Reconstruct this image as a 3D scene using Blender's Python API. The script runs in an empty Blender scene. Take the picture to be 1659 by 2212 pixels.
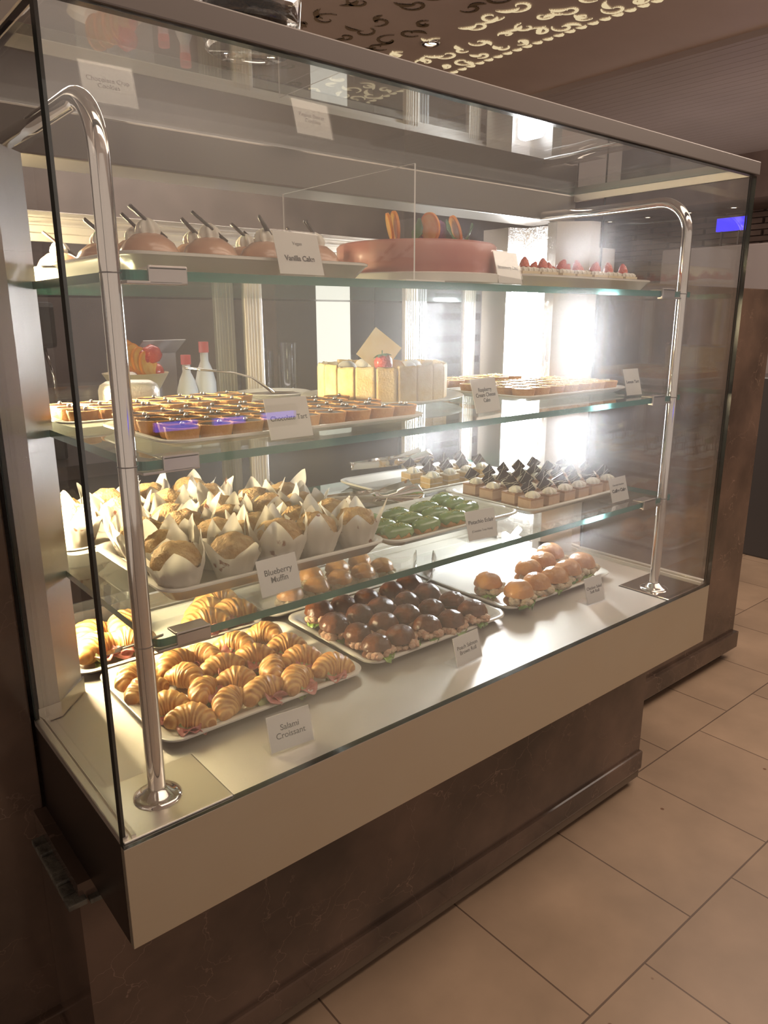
import bpy, bmesh, math, random
from mathutils import Vector, Matrix, noise
PI = math.pi
R = math.radians
random.seed(7)
S = bpy.context.scene
C = S.collection

# ---------------------------------------------------------------- camera, world, light, exposure
cam_d = bpy.data.cameras.new('camera')
cam = bpy.data.objects.new('camera', cam_d)
C.objects.link(cam)
cam.location = (-0.2658, -0.8504, 0.6715)
cam.rotation_euler = (1.3154, 0.0022, -0.6961)
cam_d.sensor_fit = 'VERTICAL'
cam_d.sensor_height = 36.0
cam_d.lens = 36.0 * 1597.8 / 2212
cam_d.clip_start = 0.02
S.camera = cam
S.view_settings.view_transform = 'Standard'
S.view_settings.look = 'None'
S.view_settings.gamma = 1
S.view_settings.use_curve_mapping = False
S.view_settings.exposure = 0.0
cy = S.cycles
cy.max_bounces = 14
cy.transparent_max_bounces = 40
cy.glossy_bounces = 6
cy.transmission_bounces = 8
cy.diffuse_bounces = 3
cy.sample_clamp_indirect = 3.0
cy.caustics_reflective = False
cy.caustics_refractive = False

W = bpy.data.worlds.new('room_ambience')
S.world = W
W.use_nodes = True
W.node_tree.nodes['Background'].inputs[0].default_value = (0.62, 0.50, 0.42, 1)
W.node_tree.nodes['Background'].inputs[1].default_value = 0.95

def area(name, loc, rot, sx, sy, power, col):
    l = bpy.data.lights.new(name, 'AREA')
    l.shape = 'RECTANGLE'; l.size = sx; l.size_y = sy; l.energy = power; l.color = col
    o = bpy.data.objects.new(name, l); C.objects.link(o)
    o.location = loc; o.rotation_euler = rot
    return o
area('hall_ceiling_light', (2.1, -0.70, 1.95), (0, 0, 0), 4.2, 1.0, 52, (1.0, 0.82, 0.66))
area('corridor_ceiling_light', (3.6, 0.0, 1.93), (0, 0, 0), 1.2, 2.2, 30, (1.0, 0.84, 0.72))
area('kitchen_ceiling_light', (1.2, 2.3, 1.93), (0, 0, 0), 2.2, 0.7, 75, (1.0, 0.86, 0.74))
area('added_ceiling_fill', (5.2, 1.4, 1.36), (PI, 0, 0), 2.2, 3.0, 5.5, (1.0, 0.84, 0.74))  # added fill aimed upward to brighten the far ceiling, not a real fitting
area('added_hall_fill', (2.6, -1.2, 1.30), (PI, 0, 0), 3.4, 0.6, 16, (1.0, 0.84, 0.74))  # second added fill, lifts the ceiling tone on the hall side
LED_L = 165.0
LED_R = 110.0

# ---------------------------------------------------------------- materials
MATS = {}
def M(name, col, rough=0.5, metal=0.0, bump=0.0, bscale=60, noise_amt=0.0, nscale=8, col2=None, spec=0.5,
      sub=0.0, coat=0.0, aniso=None, detail=6, trans=0.0):
    """general procedural surface: noise-mixed colour plus noise bump"""
    if name in MATS: return MATS[name]
    m = bpy.data.materials.new(name); m.use_nodes = True
    nt = m.node_tree; b = nt.nodes['Principled BSDF']
    b.inputs['Base Color'].default_value = (*col, 1)
    b.inputs['Roughness'].default_value = rough
    b.inputs['Metallic'].default_value = metal
    b.inputs['Specular IOR Level'].default_value = spec
    b.inputs['Coat Weight'].default_value = coat
    b.inputs['Coat Roughness'].default_value = 0.12
    b.inputs['Transmission Weight'].default_value = trans
    if sub:
        b.inputs['Subsurface Weight'].default_value = sub
        b.inputs['Subsurface Radius'].default_value = (0.02, 0.012, 0.008)
        b.inputs['Subsurface Scale'].default_value = 0.4
    tc = nt.nodes.new('ShaderNodeTexCoord')
    if col2 is not None or noise_amt:
        n = nt.nodes.new('ShaderNodeTexNoise'); n.inputs['Scale'].default_value = nscale
        n.inputs['Detail'].default_value = detail
        r = nt.nodes.new('ShaderNodeValToRGB')
        c2 = col2 if col2 is not None else tuple(c * (1 - noise_amt) for c in col)
        r.color_ramp.elements[0].position = 0.36; r.color_ramp.elements[1].position = 0.64
        r.color_ramp.elements[0].color = (*c2, 1); r.color_ramp.elements[1].color = (*col, 1)
        nt.links.new(tc.outputs['Object'], n.inputs['Vector'])
        nt.links.new(n.outputs['Fac'], r.inputs['Fac'])
        nt.links.new(r.outputs['Color'], b.inputs['Base Color'])
    if bump:
        n2 = nt.nodes.new('ShaderNodeTexNoise'); n2.inputs['Scale'].default_value = bscale; n2.inputs['Detail'].default_value = detail
        bp = nt.nodes.new('ShaderNodeBump'); bp.inputs['Strength'].default_value = bump; bp.inputs['Distance'].default_value = 0.004
        nt.links.new(tc.outputs['Object'], n2.inputs['Vector'])
        nt.links.new(n2.outputs['Fac'], bp.inputs['Height']); nt.links.new(bp.outputs['Normal'], b.inputs['Normal'])
    MATS[name] = m
    return m

def glass(name, tint, gloss=1.0, rough=0.0, dust=0.0, smear=0.0, f0=0.045):
    """pane: clear straight-through glass with a mirror reflection that grows at grazing angles,
    an optional film of dust (scatters light through) and greasy smear (spreads light)"""
    m = bpy.data.materials.new(name); m.use_nodes = True
    nt = m.node_tree; nt.nodes.clear()
    out = nt.nodes.new('ShaderNodeOutputMaterial')
    t = nt.nodes.new('ShaderNodeBsdfTransparent'); t.inputs[0].default_value = (*tint, 1)
    g = nt.nodes.new('ShaderNodeBsdfGlossy'); g.inputs['Roughness'].default_value = rough
    g.inputs['Color'].default_value = (gloss, gloss, gloss, 1)
    lw = nt.nodes.new('ShaderNodeLayerWeight'); lw.inputs['Blend'].default_value = 0.5
    p = nt.nodes.new('ShaderNodeMath'); p.operation = 'POWER'; p.inputs[1].default_value = 5
    nt.links.new(lw.outputs['Facing'], p.inputs[0])
    a = nt.nodes.new('ShaderNodeMath'); a.operation = 'MULTIPLY_ADD'; a.inputs[1].default_value = 1 - f0; a.inputs[2].default_value = f0
    nt.links.new(p.outputs[0], a.inputs[0])
    last = t.outputs[0]
    if dust:
        tr = nt.nodes.new('ShaderNodeBsdfTranslucent'); tr.inputs[0].default_value = (0.95, 0.95, 1, 1)
        n = nt.nodes.new('ShaderNodeTexNoise'); n.inputs['Scale'].default_value = 5; n.inputs['Detail'].default_value = 8
        tc = nt.nodes.new('ShaderNodeTexCoord'); nt.links.new(tc.outputs['Object'], n.inputs['Vector'])
        mr = nt.nodes.new('ShaderNodeMapRange'); mr.inputs['To Min'].default_value = dust * 0.6; mr.inputs['To Max'].default_value = dust * 1.4
        nt.links.new(n.outputs['Fac'], mr.inputs['Value'])
        mx = nt.nodes.new('ShaderNodeMixShader')
        nt.links.new(mr.outputs[0], mx.inputs[0]); nt.links.new(last, mx.inputs[1]); nt.links.new(tr.outputs[0], mx.inputs[2]); last = mx.outputs[0]
    if smear:
        rf = nt.nodes.new('ShaderNodeBsdfRefraction'); rf.inputs['Roughness'].default_value = 0.55; rf.inputs['IOR'].default_value = 1.25
        mx = nt.nodes.new('ShaderNodeMixShader'); mx.inputs[0].default_value = smear
        nt.links.new(last, mx.inputs[1]); nt.links.new(rf.outputs[0], mx.inputs[2]); last = mx.outputs[0]
    mx = nt.nodes.new('ShaderNodeMixShader')
    nt.links.new(a.outputs[0], mx.inputs[0]); nt.links.new(last, mx.inputs[1]); nt.links.new(g.outputs[0], mx.inputs[2])
    nt.links.new(mx.outputs[0], out.inputs['Surface'])
    MATS[name] = m
    return m

def emit(name, col, s):
    if name in MATS: return MATS[name]
    m = bpy.data.materials.new(name); m.use_nodes = True
    nt = m.node_tree; nt.nodes.clear()
    out = nt.nodes.new('ShaderNodeOutputMaterial'); e = nt.nodes.new('ShaderNodeEmission')
    e.inputs[0].default_value = (*col, 1); e.inputs[1].default_value = s
    nt.links.new(e.outputs[0], out.inputs['Surface'])
    MATS[name] = m
    return m

def marble(name, base=(0.058, 0.041, 0.032)):
    m = bpy.data.materials.new(name); m.use_nodes = True
    nt = m.node_tree; b = nt.nodes['Principled BSDF']; N = nt.nodes.new; L = nt.links.new
    b.inputs['Roughness'].default_value = 0.13
    tc = N('ShaderNodeTexCoord')
    n1 = N('ShaderNodeTexNoise'); n1.inputs['Scale'].default_value = 4.5; n1.inputs['Detail'].default_value = 8
    L(tc.outputs['Object'], n1.inputs['Vector'])
    r1 = N('ShaderNodeValToRGB'); e = r1.color_ramp.elements
    e[0].position = 0.33; e[0].color = (*base, 1); e[1].position = 0.72; e[1].color = (0.14, 0.092, 0.068, 1)
    L(n1.outputs['Fac'], r1.inputs['Fac'])
    # veins: distorted voronoi cracks
    mv = N('ShaderNodeVectorMath'); mv.operation = 'MULTIPLY_ADD'; mv.inputs[1].default_value = (0.35, 0.35, 0.35)
    n2 = N('ShaderNodeTexNoise'); n2.inputs['Scale'].default_value = 6; n2.inputs['Detail'].default_value = 5
    L(tc.outputs['Object'], n2.inputs['Vector']); L(n2.outputs['Color'], mv.inputs[0]); L(tc.outputs['Object'], mv.inputs[2])
    v = N('ShaderNodeTexVoronoi'); v.feature = 'DISTANCE_TO_EDGE'; v.inputs['Scale'].default_value = 9
    L(mv.outputs[0], v.inputs['Vector'])
    r2 = N('ShaderNodeValToRGB'); e = r2.color_ramp.elements
    e[0].position = 0.0; e[0].color = (1, 1, 1, 1); e[1].position = 0.012; e[1].color = (0, 0, 0, 1)
    L(v.outputs['Distance'], r2.inputs['Fac'])
    n3 = N('ShaderNodeTexNoise'); n3.inputs['Scale'].default_value = 7
    L(tc.outputs['Object'], n3.inputs['Vector'])
    r3 = N('ShaderNodeValToRGB'); r3.color_ramp.elements[0].position = 0.44; r3.color_ramp.elements[1].position = 0.66
    L(n3.outputs['Fac'], r3.inputs['Fac'])
    mm = N('ShaderNodeMath'); mm.operation = 'MULTIPLY'; L(r2.outputs['Color'], mm.inputs[0]); L(r3.outputs['Color'], mm.inputs[1])
    mx = N('ShaderNodeMixRGB'); mx.inputs[2].default_value = (0.22, 0.15, 0.115, 1)
    L(mm.outputs[0], mx.inputs[0]); L(r1.outputs['Color'], mx.inputs[1]); L(mx.outputs[0], b.inputs['Base Color'])
    MATS[name] = m
    return m

def tiles(name):
    m = bpy.data.materials.new(name); m.use_nodes = True
    nt = m.node_tree; b = nt.nodes['Principled BSDF']; N = nt.nodes.new; L = nt.links.new
    b.inputs['Roughness'].default_value = 0.42
    tc = N('ShaderNodeTexCoord'); mp = N('ShaderNodeMapping'); mp.inputs['Location'].default_value = (-0.22, 0.2, 0)
    L(tc.outputs['Object'], mp.inputs['Vector'])
    br = N('ShaderNodeTexBrick'); br.offset = 0.5; br.inputs['Scale'].default_value = 1
    br.inputs['Brick Width'].default_value = 0.4; br.inputs['Row Height'].default_value = 0.4
    br.inputs['Mortar Size'].default_value = 0.0022; br.inputs['Mortar Smooth'].default_value = 0.2
    br.inputs['Color1'].default_value = (0.36, 0.262, 0.182, 1); br.inputs['Color2'].default_value = (0.32, 0.232, 0.163, 1)
    br.inputs['Mortar'].default_value = (0.13, 0.085, 0.06, 1)
    L(mp.outputs[0], br.inputs['Vector'])
    n = N('ShaderNodeTexNoise'); n.inputs['Scale'].default_value = 5; n.inputs['Detail'].default_value = 9
    L(tc.outputs['Object'], n.inputs['Vector'])
    mx = N('ShaderNodeMixRGB'); mx.blend_type = 'MULTIPLY'; mx.inputs[0].default_value = 1
    r = N('ShaderNodeValToRGB'); r.color_ramp.elements[0].position = .3; r.color_ramp.elements[0].color = (.78, .76, .74, 1)
    r.color_ramp.elements[1].position = .7; r.color_ramp.elements[1].color = (1.05, 1.02, 1, 1)
    L(n.outputs['Fac'], r.inputs['Fac']); L(br.outputs['Color'], mx.inputs[1]); L(r.outputs['Color'], mx.inputs[2])
    # scattered small dark chips
    v = N('ShaderNodeTexVoronoi'); v.inputs['Scale'].default_value = 7
    L(tc.outputs['Object'], v.inputs['Vector'])
    r2 = N('ShaderNodeValToRGB'); r2.color_ramp.elements[0].position = .03; r2.color_ramp.elements[0].color = (.45, .3, .22, 1)
    r2.color_ramp.elements[1].position = .045; r2.color_ramp.elements[1].color = (1, 1, 1, 1)
    L(v.outputs['Distance'], r2.inputs['Fac'])
    mx2 = N('ShaderNodeMixRGB'); mx2.blend_type = 'MULTIPLY'; mx2.inputs[0].default_value = 1
    L(mx.outputs[0], mx2.inputs[1]); L(r2.outputs['Color'], mx2.inputs[2]); L(mx2.outputs[0], b.inputs['Base Color'])
    bp = N('ShaderNodeBump'); bp.inputs['Strength'].default_value = .6; bp.inputs['Distance'].default_value = .002
    inv = N('ShaderNodeMath'); inv.operation = 'SUBTRACT'; inv.inputs[0].default_value = 1
    L(br.outputs['Fac'], inv.inputs[1]); L(inv.outputs[0], bp.inputs['Height']); L(bp.outputs['Normal'], b.inputs['Normal'])
    MATS[name] = m
    return m

def brushed(name, col, rough, axis='X', scale=220, streak=0.12, scratch=0.0):
    """brushed stainless steel: streak noise in roughness and bump, optional swirled scratches"""
    m = bpy.data.materials.new(name); m.use_nodes = True
    nt = m.node_tree; b = nt.nodes['Principled BSDF']; N = nt.nodes.new; L = nt.links.new
    b.inputs['Base Color'].default_value = (*col, 1); b.inputs['Metallic'].default_value = 1
    tc = N('ShaderNodeTexCoord'); mp = N('ShaderNodeMapping')
    mp.inputs['Scale'].default_value = {'X': (2, scale, scale), 'Y': (scale, 2, scale), 'Z': (scale, scale, 2)}[axis]
    L(tc.outputs['Object'], mp.inputs['Vector'])
    n = N('ShaderNodeTexNoise'); n.inputs['Scale'].default_value = 1; n.inputs['Detail'].default_value = 3
    L(mp.outputs[0], n.inputs['Vector'])
    mr = N('ShaderNodeMapRange'); mr.inputs['To Min'].default_value = rough; mr.inputs['To Max'].default_value = rough + streak
    L(n.outputs['Fac'], mr.inputs['Value'])
    n2 = N('ShaderNodeTexNoise'); n2.inputs['Scale'].default_value = 9; n2.inputs['Detail'].default_value = 6
    L(tc.outputs['Object'], n2.inputs['Vector'])
    ad = N('ShaderNodeMath'); ad.operation = 'MULTIPLY_ADD'; ad.inputs[1].default_value = 0.10
    L(n2.outputs['Fac'], ad.inputs[0]); L(mr.outputs[0], ad.inputs[2]); L(ad.outputs[0], b.inputs['Roughness'])
    bp = N('ShaderNodeBump'); bp.inputs['Strength'].default_value = .08; bp.inputs['Distance'].default_value = .001
    L(n.outputs['Fac'], bp.inputs['Height'])
    if scratch:
        mp2 = N('ShaderNodeMapping'); mp2.inputs['Scale'].default_value = (3, 3, 3)
        L(tc.outputs['Object'], mp2.inputs['Vector'])
        w = N('ShaderNodeTexWave'); w.wave_type = 'RINGS'; w.inputs['Scale'].default_value = 14; w.inputs['Distortion'].default_value = 26
        w.inputs['Detail'].default_value = 4; w.inputs['Detail Scale'].default_value = 1.4
        L(mp2.outputs[0], w.inputs['Vector'])
        rr = N('ShaderNodeValToRGB'); rr.color_ramp.elements[0].position = 0.95; rr.color_ramp.elements[1].position = 0.98
        L(w.outputs['Fac'], rr.inputs['Fac'])
        bp2 = N('ShaderNodeBump'); bp2.inputs['Strength'].default_value = scratch; bp2.inputs['Distance'].default_value = .001
        L(rr.outputs['Color'], bp2.inputs['Height']); L(bp.outputs['Normal'], bp2.inputs['Normal']); L(bp2.outputs['Normal'], b.inputs['Normal'])
    else:
        L(bp.outputs['Normal'], b.inputs['Normal'])
    MATS[name] = m
    return m

def baked(name, light, dark, ridge_scale=26, bump=0.6, rough=0.42, patch=9):
    """pastry crust: UV-driven flaky layers (light in the seams, browned on the ridges) plus browning patches"""
    m = bpy.data.materials.new(name); m.use_nodes = True
    nt = m.node_tree; b = nt.nodes['Principled BSDF']; N = nt.nodes.new; L = nt.links.new
    b.inputs['Roughness'].default_value = rough
    tc = N('ShaderNodeTexCoord'); mp = N('ShaderNodeMapping'); mp.inputs['Scale'].default_value = (1, 0.12, 1)
    mp.inputs['Rotation'].default_value = (0, 0, 0.05)
    L(tc.outputs['UV'], mp.inputs['Vector'])
    w = N('ShaderNodeTexWave'); w.inputs['Scale'].default_value = ridge_scale / 6.28; w.inputs['Distortion'].default_value = 2.4
    w.inputs['Detail'].default_value = 3; w.inputs['Detail Scale'].default_value = 3
    L(mp.outputs[0], w.inputs['Vector'])
    n = N('ShaderNodeTexNoise'); n.inputs['Scale'].default_value = patch * 7; n.inputs['Detail'].default_value = 5
    oi = N('ShaderNodeObjectInfo'); va = N('ShaderNodeVectorMath'); va.operation = 'ADD'
    L(tc.outputs['Object'], va.inputs[0]); L(oi.outputs['Random'], va.inputs[1]); L(va.outputs[0], n.inputs['Vector'])
    ad = N('ShaderNodeMath'); ad.operation = 'MULTIPLY_ADD'; ad.inputs[1].default_value = 0.42
    L(w.outputs['Fac'], ad.inputs[0]); L(n.outputs['Fac'], ad.inputs[2])
    r = N('ShaderNodeValToRGB'); e = r.color_ramp.elements
    e[0].position = 0.42; e[0].color = (*dark, 1); e[1].position = 0.9; e[1].color = (*light, 1)
    L(ad.outputs[0], r.inputs['Fac']); L(r.outputs['Color'], b.inputs['Base Color'])
    bp = N('ShaderNodeBump'); bp.inputs['Strength'].default_value = bump; bp.inputs['Distance'].default_value = .0025
    L(ad.outputs[0], bp.inputs['Height']); L(bp.outputs['Normal'], b.inputs['Normal'])
    MATS[name] = m
    return m

steel = brushed('brushed_steel', (0.86, 0.81, 0.75), 0.40, 'X', scratch=0.35)
panel_steel = brushed('satin_steel_panel', (0.62, 0.59, 0.49), 0.36, 'X', streak=0.06)
tower_steel = brushed('worn_steel_tower', (0.70, 0.66, 0.62), 0.24, 'Z', streak=0.08, scratch=0.5)
chrome = M('polished_chrome', (0.80, 0.76, 0.72), 0.07, 1.0)
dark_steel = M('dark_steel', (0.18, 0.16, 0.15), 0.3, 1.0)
alu = M('aluminium_profile', (0.88, 0.84, 0.77), 0.45, 1.0)
black_rubber = M('black_seal', (0.012, 0.012, 0.013), 0.4)
g_front = glass('front_glass_pane', (0.985, 0.99, 0.985), dust=0.032, smear=0.03)
g_side = glass('side_glass_pane', (0.985, 0.99, 0.985), dust=0.010, f0=0.055)
g_top = glass('top_glass_pane', (0.90, 0.90, 0.89), dust=0.003, f0=0.11)
g_shelf = glass('shelf_glass_pane', (0.955, 0.985, 0.97), dust=0.006)
g_door = glass('door_glass_pane', (0.80, 0.82, 0.84), dust=0.010, f0=0.04, gloss=0.07)
g_clear = glass('clear_acrylic', (0.98, 0.98, 0.98), f0=0.05)
g_edge = M('glass_cut_edge', (0.03, 0.16, 0.13), 0.15, 0.0, trans=0.25, coat=0.3)
g_black = M('dark_glass_edge', (0.010, 0.018, 0.016), 0.12)
mar = marble('brown_marble')
porc = M('white_porcelain', (0.82, 0.79, 0.72), 0.16, coat=0.4)
mel = M('cream_melamine', (0.78, 0.75, 0.68), 0.25)
paper = M('white_card', (0.80, 0.78, 0.73), 0.6)
ink = M('black_ink', (0.03, 0.03, 0.035), 0.6)
ink2 = M('grey_ink', (0.30, 0.29, 0.28), 0.6)

# ---------------------------------------------------------------- mesh helpers
def obj(name, bm, mat, parent=None, smooth=True, loc=None, rot=None, auto=None):
    me = bpy.data.meshes.new(name); bm.normal_update(); bm.to_mesh(me); bm.free()
    for m in (mat if isinstance(mat, (list, tuple)) else [mat]): me.materials.append(m)
    if smooth:
        for p in me.polygons: p.use_smooth = True
        if auto:
            try: me.set_sharp_from_angle(angle=R(auto))
            except Exception: pass
    o = bpy.data.objects.new(name, me); C.objects.link(o)
    if parent: o.parent = parent
    if loc is not None: o.location = loc
    if rot is not None: o.rotation_euler = rot
    return o
def tag(o, label, cat, group=None, kind=None):
    o['label'] = label; o['category'] = cat
    if group: o['group'] = group
    if kind: o['kind'] = kind
    return o
def thing(name, label, cat, loc=(0, 0, 0), rz=0.0, group=None):
    o = bpy.data.objects.new(name, None); C.objects.link(o); o.empty_display_size = 0.05
    o.location = loc; o.rotation_euler = (0, 0, rz)
    return tag(o, label, cat, group)
def struct(o):
    o['kind'] = 'structure'; return o
def dup(root, loc, rz=0.0, label=None, group=None, sc=1.0, tilt=(0, 0)):
    r = root.copy(); C.objects.link(r); r.location = loc; r.rotation_euler = (tilt[0], tilt[1], rz)
    r.scale = (sc, sc, sc) if not isinstance(sc, tuple) else sc
    if label: r['label'] = label
    if group: r['group'] = group
    for ch in list(root.children):
        c = ch.copy(); C.objects.link(c); c.parent = r
        for g in list(ch.children):
            d = g.copy(); C.objects.link(d); d.parent = c
    return r
class Kind:
    """first call places the prototype itself, later calls copy it"""
    def __init__(self, protos): self.p = protos; self.used = [False] * len(protos)
    def put(self, i, loc, rz, label, group, sc=1.0, tilt=(0, 0)):
        i %= len(self.p); o = self.p[i]
        if self.used[i]: return dup(o, loc, rz, label, group, sc, tilt)
        self.used[i] = True
        o.location = loc; o.rotation_euler = (tilt[0], tilt[1], rz); o.scale = (sc, sc, sc) if not isinstance(sc, tuple) else sc
        o['label'] = label; o['group'] = group
        return o

def box(bm, x0, x1, y0, y1, z0, z1, bev=0.0, mi=0):
    r = bmesh.ops.create_cube(bm, size=1)
    vs = r['verts']
    bmesh.ops.scale(bm, vec=(x1 - x0, y1 - y0, z1 - z0), verts=vs)
    bmesh.ops.translate(bm, vec=((x0 + x1) / 2, (y0 + y1) / 2, (z0 + z1) / 2), verts=vs)
    fs = {f for v in vs for f in v.link_faces}
    for f in fs: f.material_index = mi
    if bev:
        es = list({e for v in vs for e in v.link_edges})
        bmesh.ops.bevel(bm, geom=es, offset=bev, segments=2, affect='EDGES', profile=0.6)
    return vs
def bxm(*a, **k):
    bm = bmesh.new(); box(bm, *a, **k); return bm
def pane(x0, x1, y0, y1, z0, z1):
    """glass plate: big faces index 0, cut edges index 1"""
    bm = bmesh.new(); box(bm, x0, x1, y0, y1, z0, z1)
    d = (x1 - x0, y1 - y0, z1 - z0); ax = d.index(min(d)); bm.normal_update()
    for f in bm.faces: f.material_index = 0 if abs(f.normal[ax]) > 0.5 else 1
    return bm
def prism(bm, pts, z0, z1, mi=0):
    b = [bm.verts.new((p[0], p[1], z0)) for p in pts]; t = [bm.verts.new((p[0], p[1], z1)) for p in pts]
    n = len(pts); fs = [bm.faces.new(b[::-1]), bm.faces.new(t)]
    for i in range(n): fs.append(bm.faces.new((b[i], b[(i + 1) % n], t[(i + 1) % n], t[i])))
    for f in fs: f.material_index = mi
def tube(bm, pts, r, seg=16, caps=True, mi=0):
    """sweep a circle along points; r may be a list"""
    pts = [Vector(p) for p in pts]; n = len(pts); rings = []
    up = None
    for i, p in enumerate(pts):
        t = (pts[min(i + 1, n - 1)] - pts[max(i - 1, 0)]).normalized()
        if up is None:
            up = Vector((0, 0, 1)) if abs(t.z) < 0.9 else Vector((1, 0, 0))
        s = t.cross(up).normalized(); up = s.cross(t).normalized()
        rr = r[i] if isinstance(r, (list, tuple)) else r
        rings.append([bm.verts.new(p + (s * math.cos(a) + up * math.sin(a)) * rr) for a in [2 * PI * k / seg for k in range(seg)]])
    for i in range(n - 1):
        for k in range(seg):
            f = bm.faces.new((rings[i][k], rings[i][(k + 1) % seg], rings[i + 1][(k + 1) % seg], rings[i + 1][k])); f.material_index = mi
    if caps:
        bm.faces.new(rings[0][::-1]).material_index = mi; bm.faces.new(rings[-1]).material_index = mi
def lathe(bm, prof, seg=32, cx=0, cy_=0, mod=None, mi=0, uv=None):
    """revolve (r, z) profile; mod(theta, i) scales the radius"""
    rings = []
    for i, (r, z) in enumerate(prof):
        if r < 1e-6: rings.append([bm.verts.new((cx, cy_, z))]); continue
        rg = []
        for k in range(seg):
            a = 2 * PI * k / seg; q = r * (mod(a, i) if mod else 1)
            rg.append(bm.verts.new((cx + q * math.cos(a), cy_ + q * math.sin(a), z)))
        rings.append(rg)
    for a, b in zip(rings[:-1], rings[1:]):
        for k in range(seg):
            k2 = (k + 1) % seg
            if len(a) == 1 and len(b) == 1: continue
            if len(a) == 1: f = bm.faces.new((a[0], b[k], b[k2]))
            elif len(b) == 1: f = bm.faces.new((a[k], a[k2], b[0]))
            else: f = bm.faces.new((a[k], a[k2], b[k2], b[k]))
            f.material_index = mi
def grid_surf(bm, fn, nu, nv, close_v=True, mi=0, caps=True):
    """surface from fn(u,v), u,v in 0..1, with UVs"""
    uvl = bm.loops.layers.uv.verify()
    V = [[bm.verts.new(fn(i / (nu - 1), j / nv if close_v else j / (nv - 1))) for j in range(nv)] for i in range(nu)]
    for i in range(nu - 1):
        for j in range(nv if close_v else nv - 1):
            j2 = (j + 1) % nv
            f = bm.faces.new((V[i][j], V[i][j2], V[i + 1][j2], V[i + 1][j])); f.material_index = mi
            uvs = [(i, j), (i, j + 1), (i + 1, j + 1), (i + 1, j)]
            for l, (a, b) in zip(f.loops, uvs): l[uvl].uv = (a / (nu - 1), b / nv)
    if caps and close_v:
        bm.faces.new(V[0][::-1]).material_index = mi; bm.faces.new(V[-1]).material_index = mi
    bmesh.ops.recalc_face_normals(bm, faces=bm.faces[:])
def blob(bm, r, sc=(1, 1, 1), loc=(0, 0, 0), rough=0.1, fr=3, seed=0, sub=3, mi=0):
    q = bmesh.ops.create_icosphere(bm, subdivisions=sub, radius=1)
    for v in q['verts']:
        n = noise.noise(v.co * fr + Vector((seed * 3.1, seed, 0)))
        v.co = v.co * (1 + rough * n)
        v.co = Vector((v.co.x * r * sc[0] + loc[0], v.co.y * r * sc[1] + loc[1], v.co.z * r * sc[2] + loc[2]))
        for f in v.link_faces: f.material_index = mi
def rrect(w, d, r, n=6):
    pts = []
    for cx, cy_, a0 in ((w / 2 - r, d / 2 - r, 0), (-w / 2 + r, d / 2 - r, 90), (-w / 2 + r, -d / 2 + r, 180), (w / 2 - r, -d / 2 + r, 270)):
        for k in range(n + 1):
            a = R(a0 + 90 * k / n); pts.append((cx + r * math.cos(a), cy_ + r * math.sin(a)))
    return pts
def loft(bm, layers, mi=0):
    """layers: list of (pts, z), same count; closed ends"""
    rings = [[bm.verts.new((p[0], p[1], z)) for p in pts] for pts, z in layers]
    n = len(rings[0])
    for a, b in zip(rings[:-1], rings[1:]):
        for k in range(n): bm.faces.new((a[k], a[(k + 1) % n], b[(k + 1) % n], b[k])).material_index = mi
    bm.faces.new(rings[0][::-1]).material_index = mi; bm.faces.new(rings[-1]).material_index = mi
def tray_bm(w, d, h=0.018, lip=0.022, th=0.004):
    bm = bmesh.new(); r = 0.035
    o = lambda k, rr=0: rrect(w - 2 * k, d - 2 * k, max(r - k * 0.7, 0.008))
    loft(bm, [(o(lip + .004), 0), (o(lip), .001), (o(0.004), h - .005), (o(0.0), h - .003), (o(0), h), (o(.003), h + .0015),
              (o(lip * .75), h - .002), (o(lip + .008), th), (o(lip + .014), th)])
    return bm
def leaf_bm(L, Wd, wav=0.15, seed=0, droop=0.3, thick=0.0006):
    bm = bmesh.new(); rnd = random.Random(seed)
    nu, nv = 10, 7; ph = rnd.random() * 6
    top = []
    for s in (1, -1):
        V = []
        for i in range(nu):
            u = i / (nu - 1); ww = Wd * math.sin(PI * min(u * .86 + .1, 1)) ** .7 / 2; row = []
            for j in range(nv):
                v = j / (nv - 1) * 2 - 1
                z = -droop * L * u * u + wav * Wd * math.sin(v * 5 + u * 9 + ph) * abs(v) + s * thick
                row.append(bm.verts.new((L * u, ww * v * (1 + .12 * math.sin(u * 22 + ph)), z)))
            V.append(row)
        for i in range(nu - 1):
            for j in range(nv - 1):
                q = (V[i][j], V[i + 1][j], V[i + 1][j + 1], V[i][j + 1]); bm.faces.new(q if s > 0 else q[::-1])
        top.append(V)
    A, B = top
    rim = [(i, 0) for i in range(nu)] + [(nu - 1, j) for j in range(1, nv)] + [(i, nv - 1) for i in range(nu - 2, -1, -1)] + [(0, j) for j in range(nv - 2, 0, -1)]
    for k in range(len(rim)):
        a, b = rim[k], rim[(k + 1) % len(rim)]
        bm.faces.new((A[a[0]][a[1]], A[b[0]][b[1]], B[b[0]][b[1]], B[a[0]][a[1]]))
    bmesh.ops.recalc_face_normals(bm, faces=bm.faces[:])
    return bm
def xform(bm, loc=(0, 0, 0), rot=(0, 0, 0), sc=1.0):
    from mathutils import Euler
    m = Matrix.Translation(loc) @ Euler(rot).to_matrix().to_4x4() @ Matrix.Scale(sc, 4)
    bmesh.ops.transform(bm, matrix=m, verts=bm.verts[:]); return bm

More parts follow.
